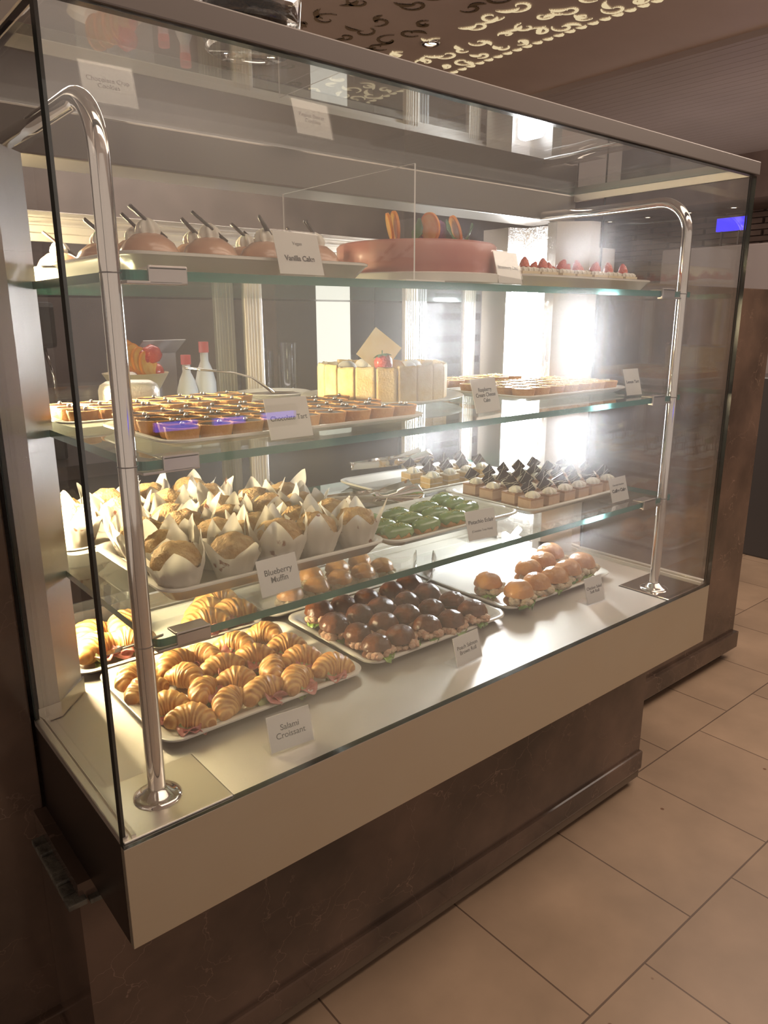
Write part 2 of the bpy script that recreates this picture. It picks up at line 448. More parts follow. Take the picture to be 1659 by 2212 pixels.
_fc = {}
def text_mesh(body, size, bold=False):
    c = bpy.data.curves.new('lettering', 'FONT'); c.body = body; c.size = size; c.align_x = 'CENTER'; c.align_y = 'CENTER'
    c.extrude = 0.0002; c.space_line = 0.95; c.offset = 0.00035 * size / 0.012 if bold else 0.00008
    o = bpy.data.objects.new('tmp', c); C.objects.link(o)
    dg = bpy.context.evaluated_depsgraph_get(); dg.update()
    me = bpy.data.meshes.new_from_object(o.evaluated_get(dg)); bpy.data.objects.remove(o); bpy.data.curves.remove(c)
    return me
def card(x, y, z, rz, lines, size, label, group, w=0.076, h=0.058, lean=0.28, sizes2=None, name='price_card', cat='sign', y2=0.0, bold=False):
    """printed card in a clear bent acrylic holder"""
    t = thing(name, label, cat, (x, y, z), rz, group)
    rx = PI / 2 - lean
    def q(px, pz, off):  # point on the leaning face
        return (px, pz * math.sin(lean) + off * -math.cos(lean), pz * math.cos(lean) + off * math.sin(lean) + .003)
    bm = bmesh.new(); box(bm, -w / 2, w / 2, -.0004, .0004, 0, h); xform(bm, (0, 0, .003), (-lean, 0, 0)); c = obj('card', bm, paper, t, smooth=False)
    bm = bmesh.new()
    box(bm, -w / 2 - .002, w / 2 + .002, .0010, .0026, -.002, h + .003)
    box(bm, -w / 2 - .002, w / 2 + .002, -.0026, -.0012, -.002, h * .99)
    xform(bm, (0, 0, .003), (-lean, 0, 0))
    box(bm, -w / 2 - .002, w / 2 + .002, -.001, .036, 0, .0016)
    obj('clear_holder', bm, g_clear, t, smooth=False)
    for body, sz, zz, mt, bd in ([(lines, size, h * .5 + y2, ink, bold)] + (sizes2 or [])):
        me = text_mesh(body, sz, bd); me.name = 'lettering'; me.materials.clear(); me.materials.append(mt)
        o = bpy.data.objects.new('lettering', me); C.objects.link(o); o.parent = c
        o.location = q(0, zz, .0007); o.rotation_euler = (rx, 0, 0)
    return t
ORD = ['first', 'second', 'third', 'fourth', 'fifth', 'sixth', 'seventh', 'eighth', 'ninth', 'tenth', 'eleventh']
FZ = -0.70      # floor
CZ = 2.0        # ceiling
LX = 1.546      # case length
# ---------------------------------------------------------------- the room
struct(obj('floor', bxm(-3, 8, -4, 4.7, FZ - .05, FZ), tiles('stone_tiles'), smooth=False))
ceil_m = M('brown_ceiling', (0.66, 0.54, 0.48), 0.5, noise_amt=.06, nscale=3)
struct(obj('ceiling', bxm(-3, 3.66, -4, 4.7, CZ, CZ + .05), ceil_m, smooth=False))
soff = M('ribbed_brown_soffit', (0.52, 0.44, 0.41), 0.5, noise_amt=.08, nscale=2)
bm = bmesh.new(); box(bm, 3.66, 8, -4, 4.7, CZ - .03, CZ + .05)
for k in range(52): box(bm, 3.70 + k * .08, 3.776 + k * .08, -4, 4.6, CZ - .0315, CZ - .03)
struct(obj('trim_1', bm, soff, smooth=False))
wl = M('dark_brown_wall', (0.10, 0.075, 0.065), 0.5, noise_amt=.3, nscale=5)
struct(obj('wall_back', bxm(-3, 3.3, 3.2, 3.3, FZ, CZ), wl, smooth=False))
struct(obj('wall_far', bxm(3.2, 8, 4.6, 4.7, FZ, CZ), M('far_grey_brown_wall', (.20, .16, .145), .5, noise_amt=.2, nscale=3), smooth=False))
bm = bmesh.new(); box(bm, 7.0, 7.1, -4, 4.6, FZ, CZ); box(bm, 6.2, 7.0, -4, 4.6, 1.62, CZ)
for k in range(22):
    for j in range(16): box(bm, 6.95, 7.0, -2 + j * .37 + (k % 2) * .18, -1.66 + j * .37 + (k % 2) * .18, .78 + k * .052, .822 + k * .052)
struct(obj('wall_right', bm, M('stacked_stone_wall', (0.27, .19, .16), .8, noise_amt=.3, nscale=4), smooth=False))
# marble service counter on both sides of the case, its moulding and skirting
for nm, x0, x1 in (('wall_marble_left', -3, -.004), ('wall_marble_right', LX + .006, 2.66)):
    bm = bmesh.new(); box(bm, x0, x1, .402, .56, FZ + .05, .772, bev=.003)
    box(bm, x0, x1 + (.015 if x1 > 2 else 0), .385, .575, FZ + .05, FZ + .12, bev=.004)
    box(bm, x0, x1 - (.02 if x1 > 2 else 0), .43, .53, FZ, FZ + .05)
    struct(obj(nm, bm, mar, smooth=False))
struct(obj('trim_2', bxm(-3, LX - .001, .79, .80, FZ, -.17), mar, smooth=False))

# backlit fretwork strip in the ceiling: scrolls and leaves cut through a bronze sheet
glow = emit('backlit_gold', (1.0, 0.80, 0.48), .75)
glow2 = M('gilded_scroll', (0.42, .32, .20), .35, .6)
def ribbon(bm, pts, wds, z0, z1):
    n = len(pts); L_, Rr = [], []
    for i, p in enumerate(pts):
        a = pts[max(i - 1, 0)]; b = pts[min(i + 1, n - 1)]
        d = Vector((b[0] - a[0], b[1] - a[1])).normalized(); w = wds[i] / 2
        L_.append((p[0] - d.y * w, p[1] + d.x * w)); Rr.append((p[0] + d.y * w, p[1] - d.x * w))
    for i in range(n - 1):
        q = (L_[i], L_[i + 1], Rr[i + 1], Rr[i])
        v0 = [bm.verts.new((a[0], a[1], z0)) for a in q]; v1 = [bm.verts.new((a[0], a[1], z1)) for a in q]
        bm.faces.new(v0); bm.faces.new(v1[::-1])
        bm.faces.new((v0[0], v0[3], v1[3], v1[0])); bm.faces.new((v0[1], v1[1], v1[2], v0[2]))
        if i == 0 : pass
def spiral(cx, cy_, r, a0, turns, sgn):
    n = 16
    return [(cx + r * (1 - .82 * k / n) * math.cos(a0 + sgn * turns * 2 * PI * k / n), cy_ + r * (1 - .82 * k / n) * math.sin(a0 + sgn * turns * 2 * PI * k / n)) for k in range(n + 1)]
fr = thing('ceiling_fretwork', 'backlit gold scrollwork strip cut into the brown ceiling above the case', 'ceiling light', (2.6, 1.4, CZ))
bm1 = bmesh.new(); bm2 = bmesh.new(); rnd = random.Random(3)
for k in range(34):
    y = -1.6 + k * .13
    for col, xc in enumerate((.30, .15, -.02, -.2, -.4, -.62)):
        if rnd.random() < (.08, .1, .15, .25, .3, .4)[col]: continue
        r = rnd.uniform(.035, .075); sg = 1 if (k + col) % 2 else -1
        tgt = bm1 if col < 3 else bm2
        pts = spiral(xc + rnd.uniform(-.03, .03), y + rnd.uniform(-.02, .02), r, rnd.uniform(0, 6.28), .9, sg)
        ribbon(tgt, pts, [.003 + .013 * math.sin(PI * min(1, i / 16 + .08)) for i in range(17)], -.004, .001)
        a = rnd.uniform(0, 6.28); L0 = r * 1.5
        pts = [(xc + math.cos(a + i * .12) * L0 * i / 8, y + math.sin(a + i * .12) * L0 * i / 8) for i in range(9)]
        ribbon(tgt, pts, [.003 + .024 * math.sin(PI * i / 8) for i in range(9)], -.004, .001)
    for j in range(2):
        yy = y + j * .065; pts = [(.375 + .014 * math.sin(i * .8), yy + i * .009) for i in range(6)]
        ribbon(bm1, pts, [.004 + .028 * math.sin(PI * i / 5) for i in range(6)], -.004, .001)
o = obj('lit_scrolls', bm1, glow, fr, smooth=False); o['kind'] = 'stuff'
o = obj('dim_scrolls', bm2, glow2, fr, smooth=False); o['kind'] = 'stuff'
lamp_on = emit('downlight_glow', (1, .85, .65), 14)
def downlight(x, y, label, z=CZ, r=.045):
    t = thing('ceiling_downlight', label, 'ceiling light', (x, y, z), 0, 'round downlights in the ceiling')
    bm = bmesh.new(); lathe(bm, [(r * .7, 0), (r, -.001), (r * 1.1, -.006), (r * .8, -.010), (r * .7, -.004)], 28); obj('rim', bm, chrome, t)
    bm = bmesh.new(); lathe(bm, [(0, -.003), (r * .66, -.003), (r * .66, 0), (0, 0)], 24); obj('lens', bm, lamp_on, t)
downlight(2.578, 2.187, 'lit round downlight beside the gold scrollwork in the ceiling')
downlight(1.9, 1.75, 'small downlight seen nearest the glass jar on top of the case')
for k in range(5): downlight(6.6, 3.8 - .42 * k, ORD[k] + ' from the left in the row of far small ceiling lights', 1.62, .05)

# ---------------------------------------------------------------- the display case
dc = thing('display_case', 'glass and stainless steel bakery display case on a brown marble base', 'display case', (0, 0, 0))
bm = bmesh.new(); box(bm, .012, LX - .012, .012, .78, -.012, 0)
obj('deck', bm, steel, dc, smooth=False)
bm = bmesh.new(); box(bm, 0, LX, 0, .012, -.158, .0, bev=.001)
obj('front_panel', bm, panel_steel, dc, smooth=False)
for nm, x0 in (('side_panel', 0), ('side_panel', LX - .012)):
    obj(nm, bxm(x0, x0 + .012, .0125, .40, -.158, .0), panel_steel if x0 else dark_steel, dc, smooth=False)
obj('underside', bxm(.012, LX - .012, .0125, .40, -.158, -.15), dark_steel, dc, smooth=False)
bm = bmesh.new(); box(bm, -.02, 1.585, .172, .40, FZ + .055, -.158)
box(bm, -.03, 1.592, .162, .40, FZ + .055, FZ + .115, bev=.006)
pl = obj('marble_base', bm, mar, dc, smooth=False)
obj('kick_strip', bxm(-.03, 1.585, .168, .40, FZ + .028, FZ + .055), M('bronze_kick_strip', (.16, .125, .095), .4, .4), dc, smooth=False)
obj('toe_recess', bxm(-.02, 1.57, .19, .40, FZ, FZ + .028), black_rubber, dc, smooth=False)
# corner cover plates on the deck where the tubes stand
for x0, x1 in ((.004, .165), (1.36, LX - .004)):
    bm = bmesh.new(); box(bm, x0, x1, .008, .145, 0, .004, bev=.0015)
    g = bmesh.new(); box(g, x0 - .002, x1 + .002, .008, .1475, 0, .0012); obj('plate_groove', g, black_rubber, dc, smooth=False)
    c = obj('corner_plate', bm, chrome if x0 > 1 else M('satin_plate', (.90, .85, .78), .33, 1.0), dc, smooth=False)
# lower track under the side glass
for x0 in (.0, LX - .012):
    bm = bmesh.new(); box(bm, x0, x0 + .012, .012, .40, 0, .012, bev=.002); box(bm, x0 + (.016 if x0 < 1 else -.012), x0 + (.022 if x0 < 1 else -.006), .012, .40, 0, .008)
    obj('glass_channel', bm, alu, dc, smooth=False)
bm = pane(0, LX, -.001, .0115, 0.001, .982); fg = obj('front_glass', bm, [g_front, g_black], dc, smooth=False)
for x0 in (.0, LX - .008):
    obj('side_glass', pane(x0, x0 + .008, .012, .395, .001, .982), [g_side, g_black], dc, smooth=False)
obj('top_glass', pane(0, LX, 0, .74, 1.0, 1.010), [g_top, g_edge], dc, smooth=False)
bm = bmesh.new(); box(bm, -.003, LX + .003, -.006, .012, .984, 1.012, bev=.002)
obj('top_front_trim', bm, M('brown_trim_metal', (.15, .13, .12), .4, .3), dc, smooth=False)
for x0 in (-.003, LX - .010):
    obj('top_side_trim', bxm(x0, x0 + .013, .012, .74, .982, .999), alu, dc, smooth=False)
# steel beams at the back of the roof, door rail
bm = bmesh.new(); box(bm, .0, LX, .49, .60, .925, .998, bev=.004)
obj('roof_beam', bm, M('grey_beam_steel', (.22, .20, .18), .34, 1.0), dc, smooth=False)
bm = bmesh.new(); box(bm, .0, LX, .745, .80, .835, .875, bev=.002); box(bm, .0, LX, .735, .745, .848, .852); box(bm, 0, LX, .735, .745, .862, .866)
obj('door_rail', bm, alu, dc, smooth=False)
bm = bmesh.new(); box(bm, .10, LX - .10, .735, .80, 0, .02, bev=.002); box(bm, .1, LX - .1, .755, .76, .02, .03)
obj('door_sill', bm, alu, dc, smooth=False)
obj('roof_back_panel', bxm(.0, LX, .60, .80, .99, .998), dark_steel, dc, smooth=False)
# corner towers with the light tubes
ledL = emit('warm_white_tube', (1.0, 0.80, 0.47), LED_L)
ledR = emit('cool_white_tube', (0.93, 0.95, 1.0), LED_R)
for s in (0, 1):
    X = (lambda x: x) if s == 0 else (lambda x: LX - x)
    pts = [(X(.010), .398), (X(.045), .402), (X(.104), .47), (X(.104), .50), (X(.05), .53), (X(.05), .62), (X(.104), .64), (X(.104), .735), (X(.01), .735)]
    if s: pts = pts[::-1]
    bm = bmesh.new(); prism(bm, pts, .002, .922); bmesh.ops.recalc_face_normals(bm, faces=bm.faces[:])
    tw = obj('corner_tower', bm, tower_steel, dc, smooth=False)
    bm = bmesh.new(); prism(bm, [(X(.006), .396), (X(.046), .400), (X(.108), .468), (X(.108), .474), (X(.044), .408), (X(.006), .404)] if not s else
                            [(X(.006), .404), (X(.044), .408), (X(.108), .474), (X(.108), .468), (X(.046), .400), (X(.006), .396)], .002, .03)
    bmesh.ops.recalc_face_normals(bm, faces=bm.faces[:]); obj('tower_foot', bm, chrome, tw, smooth=False)
    bm = bmesh.new(); pr = rrect(.082, .80, .018, 5)
    xx = X(.098); zc = .47
    vs = [[bm.verts.new((xx + dx, .575 + a, zc + b * (0.97 if s else 1))) for a, b in pr] for dx in ((-.006, .010) if not s else (-.010, .006))]
    n = len(pr); bm.faces.new(vs[0]); bm.faces.new(vs[1][::-1])
    for k in range(n): bm.faces.new((vs[0][k], vs[1][k], vs[1][(k + 1) % n], vs[0][(k + 1) % n]))
    bmesh.ops.recalc_face_normals(bm, faces=bm.faces[:])
    obj('light_tube', bm, ledR if s else ledL, tw, smooth=False)
# bent tube frames
for i, x in enumerate((.080, 1.407)):
    rb = .075; zt = .93; pts = [(x, .077, z) for z in (0, .02, .3, .6, zt - rb)]
    pts += [(x, .077 + rb - rb * math.cos(a), zt - rb + rb * math.sin(a)) for a in [PI / 2 * k / 10 for k in range(1, 11)]]
    pts += [(x, .3, zt), (x, .495, zt + .004)]
    bm = bmesh.new(); tube(bm, pts, .0125 if i == 0 else .0118, 24)
    tb = obj('tube_frame', bm, chrome, dc)
    bm = bmesh.new(); lathe(bm, [(0, 0), (.034, 0), (.034, .002), (.028, .004), (.022, .007), (.016, .013), (.0128, .015)], 32, x, .077)
    xform(bm, (0, 0, .004)); obj('flange', bm, chrome, tb)
    bm = bmesh.new()
    bm.free()
    for z in (.24, .489, .726):
        bm = bmesh.new(); lathe(bm, [(.0122, -.0012 + z), (.0136, z), (.0122, .0012 + z)], 24, x, .077); obj('joint_ring', bm, dark_steel, tb)
# three glass shelves, their clips and brackets
for zs in (.2387, .4884, .7265):
    p = rrect(1.43 - .075, .66, .012, 4); cx = (.083 + 1.44) / 2 - .0; cyy = .075 + .33
    pts = [(a + cx + .012, b + cyy) for a, b in p]
    bm = bmesh.new(); prism(bm, pts, zs - .008, zs + .004); bm.normal_update()
    for f in bm.faces: f.material_index = 0 if abs(f.normal.z) > .5 else 1
    sh = obj('glass_shelf', bm, [g_shelf, g_edge], dc, smooth=False)
    for x, sg in ((.096, 1), (1.391, -1)):
        bm = bmesh.new()
        xa, xb = sorted((x, x + sg * .072))
        box(bm, xa, xb, .068, .086, zs - .013, zs - .009, bev=.001)
        xa, xb = sorted((x + sg * .028, x + sg * .08))
        box(bm, xa, xb, .068, .0735, zs - .013, zs + .010, bev=.002)
        box(bm, xa, xb, .068, .10, zs + .0045, zs + .008, bev=.001)
        obj('shelf_clip', bm, M('clip_steel', (.55, .5, .48), .3, 1.0), sh, smooth=False)
# sliding doors at the back
for x0, x1, yy in ((.105, .695, .762), (.578, 1.25, .776), (1.155, 1.44, .762)):
    d = obj('sliding_door', pane(x0 + .02, x1 - .02, yy, yy + .005, .03, .835), [g_door, g_black], dc, smooth=False)
    bm = bmesh.new()
    for xa in (x0, x1 - .048):
        box(bm, xa, xa + .048, yy - .006, yy + .010, .03, .835, bev=.002)
        for q in (.006, .013, .020, .029, .038): box(bm, xa + q, xa + q + .002, yy - .008, yy - .006, .03, .835)
    box(bm, x0 + .048, x1 - .048, yy - .004, yy + .008, .03, .045); box(bm, x0 + .048, x1 - .048, yy - .004, yy + .008, .82, .835)
    obj('door_frame', bm, alu, d, smooth=False)
# strip imitating a marble reflection, low on the left flank of the base
# ---------------------------------------------------------------- food prototypes
cro_m = baked('croissant_crust', (0.80, 0.47, 0.17), (0.48, 0.19, 0.045), 17, .6, .40)
salami_m = M('salami_slice', (0.50, 0.13, 0.12), .4, col2=(.62, .26, .22), nscale=160, coat=.3)
cuc_m = M('cucumber_flesh', (0.50, .56, .25), .3, col2=(.12, .2, .05), nscale=60)
let_m = M('lettuce_leaf', (0.36, 0.55, 0.10), .4, col2=(.16, .33, .04), nscale=45, coat=.2)
let_d = M('dark_lettuce_leaf', (0.14, 0.30, 0.05), .4, col2=(.06, .16, .03), nscale=45, coat=.2)
def disc_bm(r, wav=.15, th=.0009, seed=0, fold=0.0, n=28):
    bm = bmesh.new(); ph = seed * 1.7; V = []
    for s in (1, -1):
        c = bm.verts.new((0, 0, s * th)); rings = [[c]]
        for ir in (.5, 1):
            rings.append([bm.verts.new((r * ir * math.cos(a), r * ir * math.sin(a) * (1 - .25 * fold), wav * r * ir * math.sin(3 * a + ph) + fold * r * abs(math.sin(a)) * ir + s * th)) for a in [2 * PI * k / n for k in range(n)]])
        for k in range(n):
            k2 = (k + 1) % n
            f1 = (c, rings[1][k], rings[1][k2]); f2 = (rings[1][k], rings[2][k], rings[2][k2], rings[1][k2])
            bm.faces.new(f1 if s > 0 else f1[::-1]); bm.faces.new(f2 if s > 0 else f2[::-1])
        V.append(rings[2])
    for k in range(n): bm.faces.new((V[0][k], V[1][k], V[1][(k + 1) % n], V[0][(k + 1) % n]))
    return bm
def make_croissant(seed, bend=1.15, L=.040, fill=True):
    rnd = random.Random(seed)
    t = thing('croissant_sandwich', 'x', 'croissant')
    bm = bmesh.new(); ns = 5 + seed % 2; ph = rnd.random()
    def fn(u, v):
        a = (u - .5) * 2 * bend; cx = L * math.sin(a) / math.sin(bend) * (1 if bend < PI / 2 else 1); cyy = -.020 * (1 - math.cos(a)) / (1 - math.cos(bend))
        th = 2 * PI * v
        q = (u * ns + ph + .30 * math.sin(th + 1) + .25 * noise.noise(Vector((math.cos(th) * 1.2, math.sin(th) * 1.2, seed * 1.7)))) % 1
        env = max(math.sin(PI * (.05 + .90 * u)), .02) ** .62
        r = .0275 * env * (1 - .10 * q ** 1.6 - .012 * math.sin(u * 60 + 4 * noise.noise(Vector((u * 5, math.cos(th), seed)))))
        r *= 1 + .16 * noise.noise(Vector((u * 3.5, math.cos(th) * 1.1, math.sin(th) * 1.1 + seed * 2)))
        nx, ny = math.sin(a), math.cos(a)
        o = r * math.cos(th); z = r * math.sin(th) * .93
        return (cx + nx * o, cyy + ny * o, .030 + z - .006 * abs(u - .5) * 2)
    grid_surf(bm, fn, 64, 26)
    obj('bread', bm, cro_m, t)
    if fill:
        bm = bmesh.new()
        for k in range(3):
            d = disc_bm(.021, .16, seed=seed + k, fold=.35); xform(d, (rnd.uniform(-.016, .016), -.020 - .005 * k + rnd.uniform(-.003, .003), .010 + .003 * k), (rnd.uniform(.2, .5), rnd.uniform(-.3, .3), rnd.uniform(0, 6)))
            me = bpy.data.meshes.new('t'); d.to_mesh(me); d.free(); bm.from_mesh(me); bpy.data.meshes.remove(me)
        obj('salami', bm, salami_m, t)
        d = disc_bm(.013, .03, .0016, seed, 0); xform(d, (rnd.uniform(-.014, .014), -.024, .018), (1.0, rnd.uniform(-.4, .4), 0)); obj('cucumber_slice', d, cuc_m, t)
        l = leaf_bm(.037, .030, .2, seed, .12); xform(l, (rnd.uniform(-.02, .01), .0, .010), (0, .03, -PI / 2 + rnd.uniform(-.7, .7))); obj('lettuce', l, let_m, t)
    return t
CRO = Kind([make_croissant(1), make_croissant(2, 1.3, .038), make_croissant(3, .95, .043), make_croissant(5, 1.2, .037, False), make_croissant(8, 1.05, .041)])

def bun_mat(name, a, b, rough):
    return M(name, a, rough, col2=b, nscale=28, bump=.5, bscale=110, coat=.10)
brown_m = bun_mat('brown_bun_crust', (0.19, 0.060, 0.020), (0.085, 0.026, 0.010), .33)
soft_m = bun_mat('soft_bun_crust', (0.72, 0.36, 0.13), (0.55, 0.24, 0.08), .32)
salmon_m = M('flaked_salmon', (0.72, 0.40, 0.27), .6, col2=(.80, .58, .42), nscale=120, bump=.8, bscale=400)
chick_m = M('chicken_salad', (0.80, 0.68, 0.48), .6, col2=(.70, .52, .34), nscale=110, bump=.8, bscale=400)
def make_roll(name, seed, crust, fillm, cat, r=.032, h=.98):
    rnd = random.Random(seed); t = thing(name, 'x', cat)
    bm = bmesh.new(); blob(bm, r, (1, .97, .45), (0, 0, r * .42), .05, 2, seed, 3)
    for v in bm.verts: v.co.z = max(v.co.z, .0006)
    obj('bottom_bun', bm, crust, t)
    bm = bmesh.new(); q = bmesh.ops.create_icosphere(bm, subdivisions=4, radius=1)
    for v in q['verts']:
        n = .045 * noise.noise(v.co * 1.6 + Vector((seed, 0, 0)))
        wr = .10 * abs(noise.noise(Vector((v.co.x * 7, v.co.y * 2.2, v.co.z * 3 + seed)))) * (1 if v.co.z > 0 else 0)
        zz = v.co.z * (.90 if v.co.z > 0 else .22)
        v.co = Vector((v.co.x * r * (1.03 + n - wr), v.co.y * r * (1.0 + n - wr), zz * r * (1 + n - wr * 1.6) * h + r * .93))
    obj('top_bun', bm, crust, t)
    bm = bmesh.new()
    for k in range(16):
        a = -PI / 2 + rnd.uniform(-1.6, 1.2); rr = r * rnd.uniform(.82, 1.05)
        blob(bm, r * rnd.uniform(.16, .30), (1.2, 1, .8), (rr * math.cos(a), rr * math.sin(a), r * rnd.uniform(.55, .82)), .5, 3, k + seed, 2)
    obj('filling', bm, fillm, t)
    l = leaf_bm(r * 1.32, r * 1.5, .16, seed, .18); xform(l, (0, 0, r * .58), (0, .0, -PI / 2 + rnd.uniform(-.9, .9))); obj('lettuce', l, let_m if seed % 2 else let_d, t)
    return t
BRN = Kind([make_roll('brown_roll', s, brown_m, salmon_m, 'bread roll') for s in (1, 2, 3, 4)])
SFT = Kind([make_roll('soft_roll', s, soft_m, chick_m, 'bread roll', .035) for s in (11, 12, 13)])

# muffin in a tulip paper
muf_m = M('muffin_crumb', (0.70, 0.48, 0.24), .75, col2=(.50, .28, .10), nscale=55, bump=1.6, bscale=230)
muf_b = M('muffin_paper_side', (0.36, 0.20, 0.11), .6, noise_amt=.3, nscale=40)
def pap_mat():
    m = bpy.data.materials.new('parchment_paper'); m.use_nodes = True; nt = m.node_tree; nt.nodes.clear(); N = nt.nodes.new; L = nt.links.new
    out = N('ShaderNodeOutputMaterial'); d = N('ShaderNodeBsdfDiffuse'); tr = N('ShaderNodeBsdfTranslucent'); mx = N('ShaderNodeMixShader'); mx.inputs[0].default_value = .38
    gl = N('ShaderNodeBsdfGlossy'); gl.inputs['Roughness'].default_value = .4; m2 = N('ShaderNodeMixShader'); m2.inputs[0].default_value = .05
    tc = N('ShaderNodeTexCoord'); n = N('ShaderNodeTexNoise'); n.inputs['Scale'].default_value = 38; n.inputs['Detail'].default_value = 3
    oi = N('ShaderNodeObjectInfo'); va = N('ShaderNodeVectorMath'); va.operation = 'ADD'; L(tc.outputs['Object'], va.inputs[0]); L(oi.outputs['Random'], va.inputs[1]); L(va.outputs[0], n.inputs['Vector'])
    r = N('ShaderNodeValToRGB'); e = r.color_ramp.elements; e[0].position = .655; e[0].color = (.90, .85, .75, 1); e[1].position = .70; e[1].color = (.30, .10, .05, 1)
    L(n.outputs['Fac'], r.inputs['Fac'])
    for x in (d, tr): L(r.outputs['Color'], x.inputs[0])
    n2 = N('ShaderNodeTexNoise'); n2.inputs['Scale'].default_value = 90; bp = N('ShaderNodeBump'); bp.inputs['Strength'].default_value = .4; bp.inputs['Distance'].default_value = .002
    L(tc.outputs['Object'], n2.inputs['Vector']); L(n2.outputs['Fac'], bp.inputs['Height']); L(bp.outputs['Normal'], d.inputs['Normal'])
    L(d.outputs[0], mx.inputs[1]); L(tr.outputs[0], mx.inputs[2]); L(mx.outputs[0], m2.inputs[1]); L(gl.outputs[0], m2.inputs[2]); L(m2.outputs[0], out.inputs['Surface'])
    return m
pap = pap_mat()
def make_muffin(seed):
    rnd = random.Random(seed); t = thing('blueberry_muffin', 'x', 'muffin')
    bm = bmesh.new(); lathe(bm, [(0, .0015), (.0235, .0015), (.0265, .012), (.0325, .042), (.034, .048)], 32); obj('cup', bm, muf_b, t)
    bm = bmesh.new(); q = bmesh.ops.create_icosphere(bm, subdivisions=4, radius=1)
    for v in q['verts']:
        p = v.co.copy(); n = noise.noise(p * 2.4 + Vector((seed * 2, 0, 0))) * .10 + noise.noise(p * 9 + Vector((seed, 3, 0))) * .05 + noise.noise(p * 20) * .02
        v.co = Vector((p.x * .038 * (1 + n), p.y * .038 * (1 + n), (p.z * (.031 if p.z > 0 else .012)) * (1 + n * 1.6) + .050))
    obj('crumb', bm, muf_m, t)
    bm = bmesh.new()
    pk = [(rnd.uniform(-.18, .18) + k * PI / 2, rnd.uniform(.60, 1.1)) for k in range(4)] + [(rnd.uniform(-.2, .2) + PI / 4 + k * PI / 2, rnd.uniform(.0, .45)) for k in range(4)]
    fl = [rnd.uniform(-.3, 1.15) for _ in pk]
    def fn(u, v):
        th = 2 * PI * v; pkv = 0; flv = .25
        for (a, hgt), f in zip(pk, fl):
            d = abs((th - a + PI) % (2 * PI) - PI)
            w = max(0, 1 - d / .70)
            if w * hgt > pkv: pkv = w * hgt; flv = .2 + f * w
        h = .047 + .050 * pkv
        z = u * h
        r = .0255 + .0185 * min(z / .05, 1) + .0012 * math.sin(13 * th + seed) * min(1, u * 1.6)
        over = max(0, z - .045) / .045
        r += .018 * flv * over ** 1.1 + .0015 * noise.noise(Vector((th * 3, u * 6, seed)))
        return (r * math.cos(th), r * math.sin(th), z + .001)
    grid_surf(bm, fn, 15, 88, caps=False)
    obj('tulip_paper', bm, pap, t)
    bm = bmesh.new()
    for k in range(5):
        a = rnd.uniform(0, 6.28); rr = rnd.uniform(.008, .026); blob(bm, .0034, (1, 1, .8), (rr * math.cos(a), rr * math.sin(a), .072 - rr * rr * 9), .15, 2, k, 2)
    obj('blueberries', bm, M('blueberry_skin', (.03, .02, .06), .4), t)
    return t
MUF = Kind([make_muffin(s) for s in (1, 2, 3, 4, 5)])

# tarts
crust_m = M('tart_crust', (0.74, 0.40, 0.15), .6, col2=(.60, .28, .09), nscale=60, bump=.5, bscale=260)
choc_m = M('chocolate_ganache', (0.040, 0.016, 0.009), .35, noise_amt=.3, nscale=50, bump=.3, bscale=60, spec=.35)
silver_m = M('silver_pearl_sugar', (.78, .76, .74), .16, 1.0)
lem_m = M('lemon_curd', (0.86, 0.58, 0.06), .2, col2=(.90, .70, .18), nscale=50, coat=.4)
wisp_m = M('coconut_wisp', (.86, .78, .60), .6)
choc_dark = M('dark_chocolate', (0.035, 0.016, 0.012), .22, coat=.3, noise_amt=.2, nscale=30)
cream_m = M('whipped_cream', (0.88, 0.84, 0.74), .45, sub=.1)
white_l = M('white_chocolate_line', (.85, .80, .70), .5)
def make_tart(name, seed, fillm, top, r=.0266, h=.023):
    rnd = random.Random(seed); t = thing(name, 'x', 'tart')
    bm = bmesh.new(); lathe(bm, [(0, .0005), (r * .80, .0005), (r * .84, .002), (r, h - .001), (r, h), (r * .95, h + .0006), (r * .93, h - .0006), (r * .92, h - .006), (0, h - .007)], 36); obj('pastry_shell', bm, crust_m, t)
    bm = bmesh.new(); lathe(bm, [(r * .915, h - .006), (r * .925, h - .0012), (r * .7, h - .0002), (r * .4, h + .0006), (0, h + .001)], 28, mod=lambda a, i: 1 + .01 * math.sin(3 * a + seed)); obj('filling', bm, fillm, t)
    if top == 'pearl':
        n = 1 if seed % 3 else 2
        for k in range(n):
            bm = bmesh.new(); bmesh.ops.create_uvsphere(bm, u_segments=14, v_segments=10, radius=.0037); bmesh.ops.translate(bm, verts=bm.verts[:], vec=(rnd.uniform(-.008, .008) + k * .008, rnd.uniform(-.006, .006), h + .0028)); obj('silver_pearl', bm, silver_m, t)
    else:
        bm = bmesh.new()
        for k in range(7):
            a = rnd.uniform(0, 6.28); q = rnd.uniform(0, r * .6); L = rnd.uniform(.006, .011); b = rnd.uniform(0, 6.28)
            p0 = Vector((q * math.cos(a), q * math.sin(a), h - .001)); d = Vector((math.cos(b), math.sin(b), rnd.uniform(.2, .9))).normalized()
            tube(bm, [p0, p0 + d * L * .5 + Vector((0, 0, .001)), p0 + d * L], [.0010, .0009, .0004], 6)
        obj('wisps', bm, wisp_m, t)
    return t
TRT = Kind([make_tart('chocolate_tart', s, choc_m, 'pearl') for s in (1, 2, 3, 4)])
LEM = Kind([make_tart('lemon_tart', s, lem_m, 'wisp') for s in (1, 2, 3)])

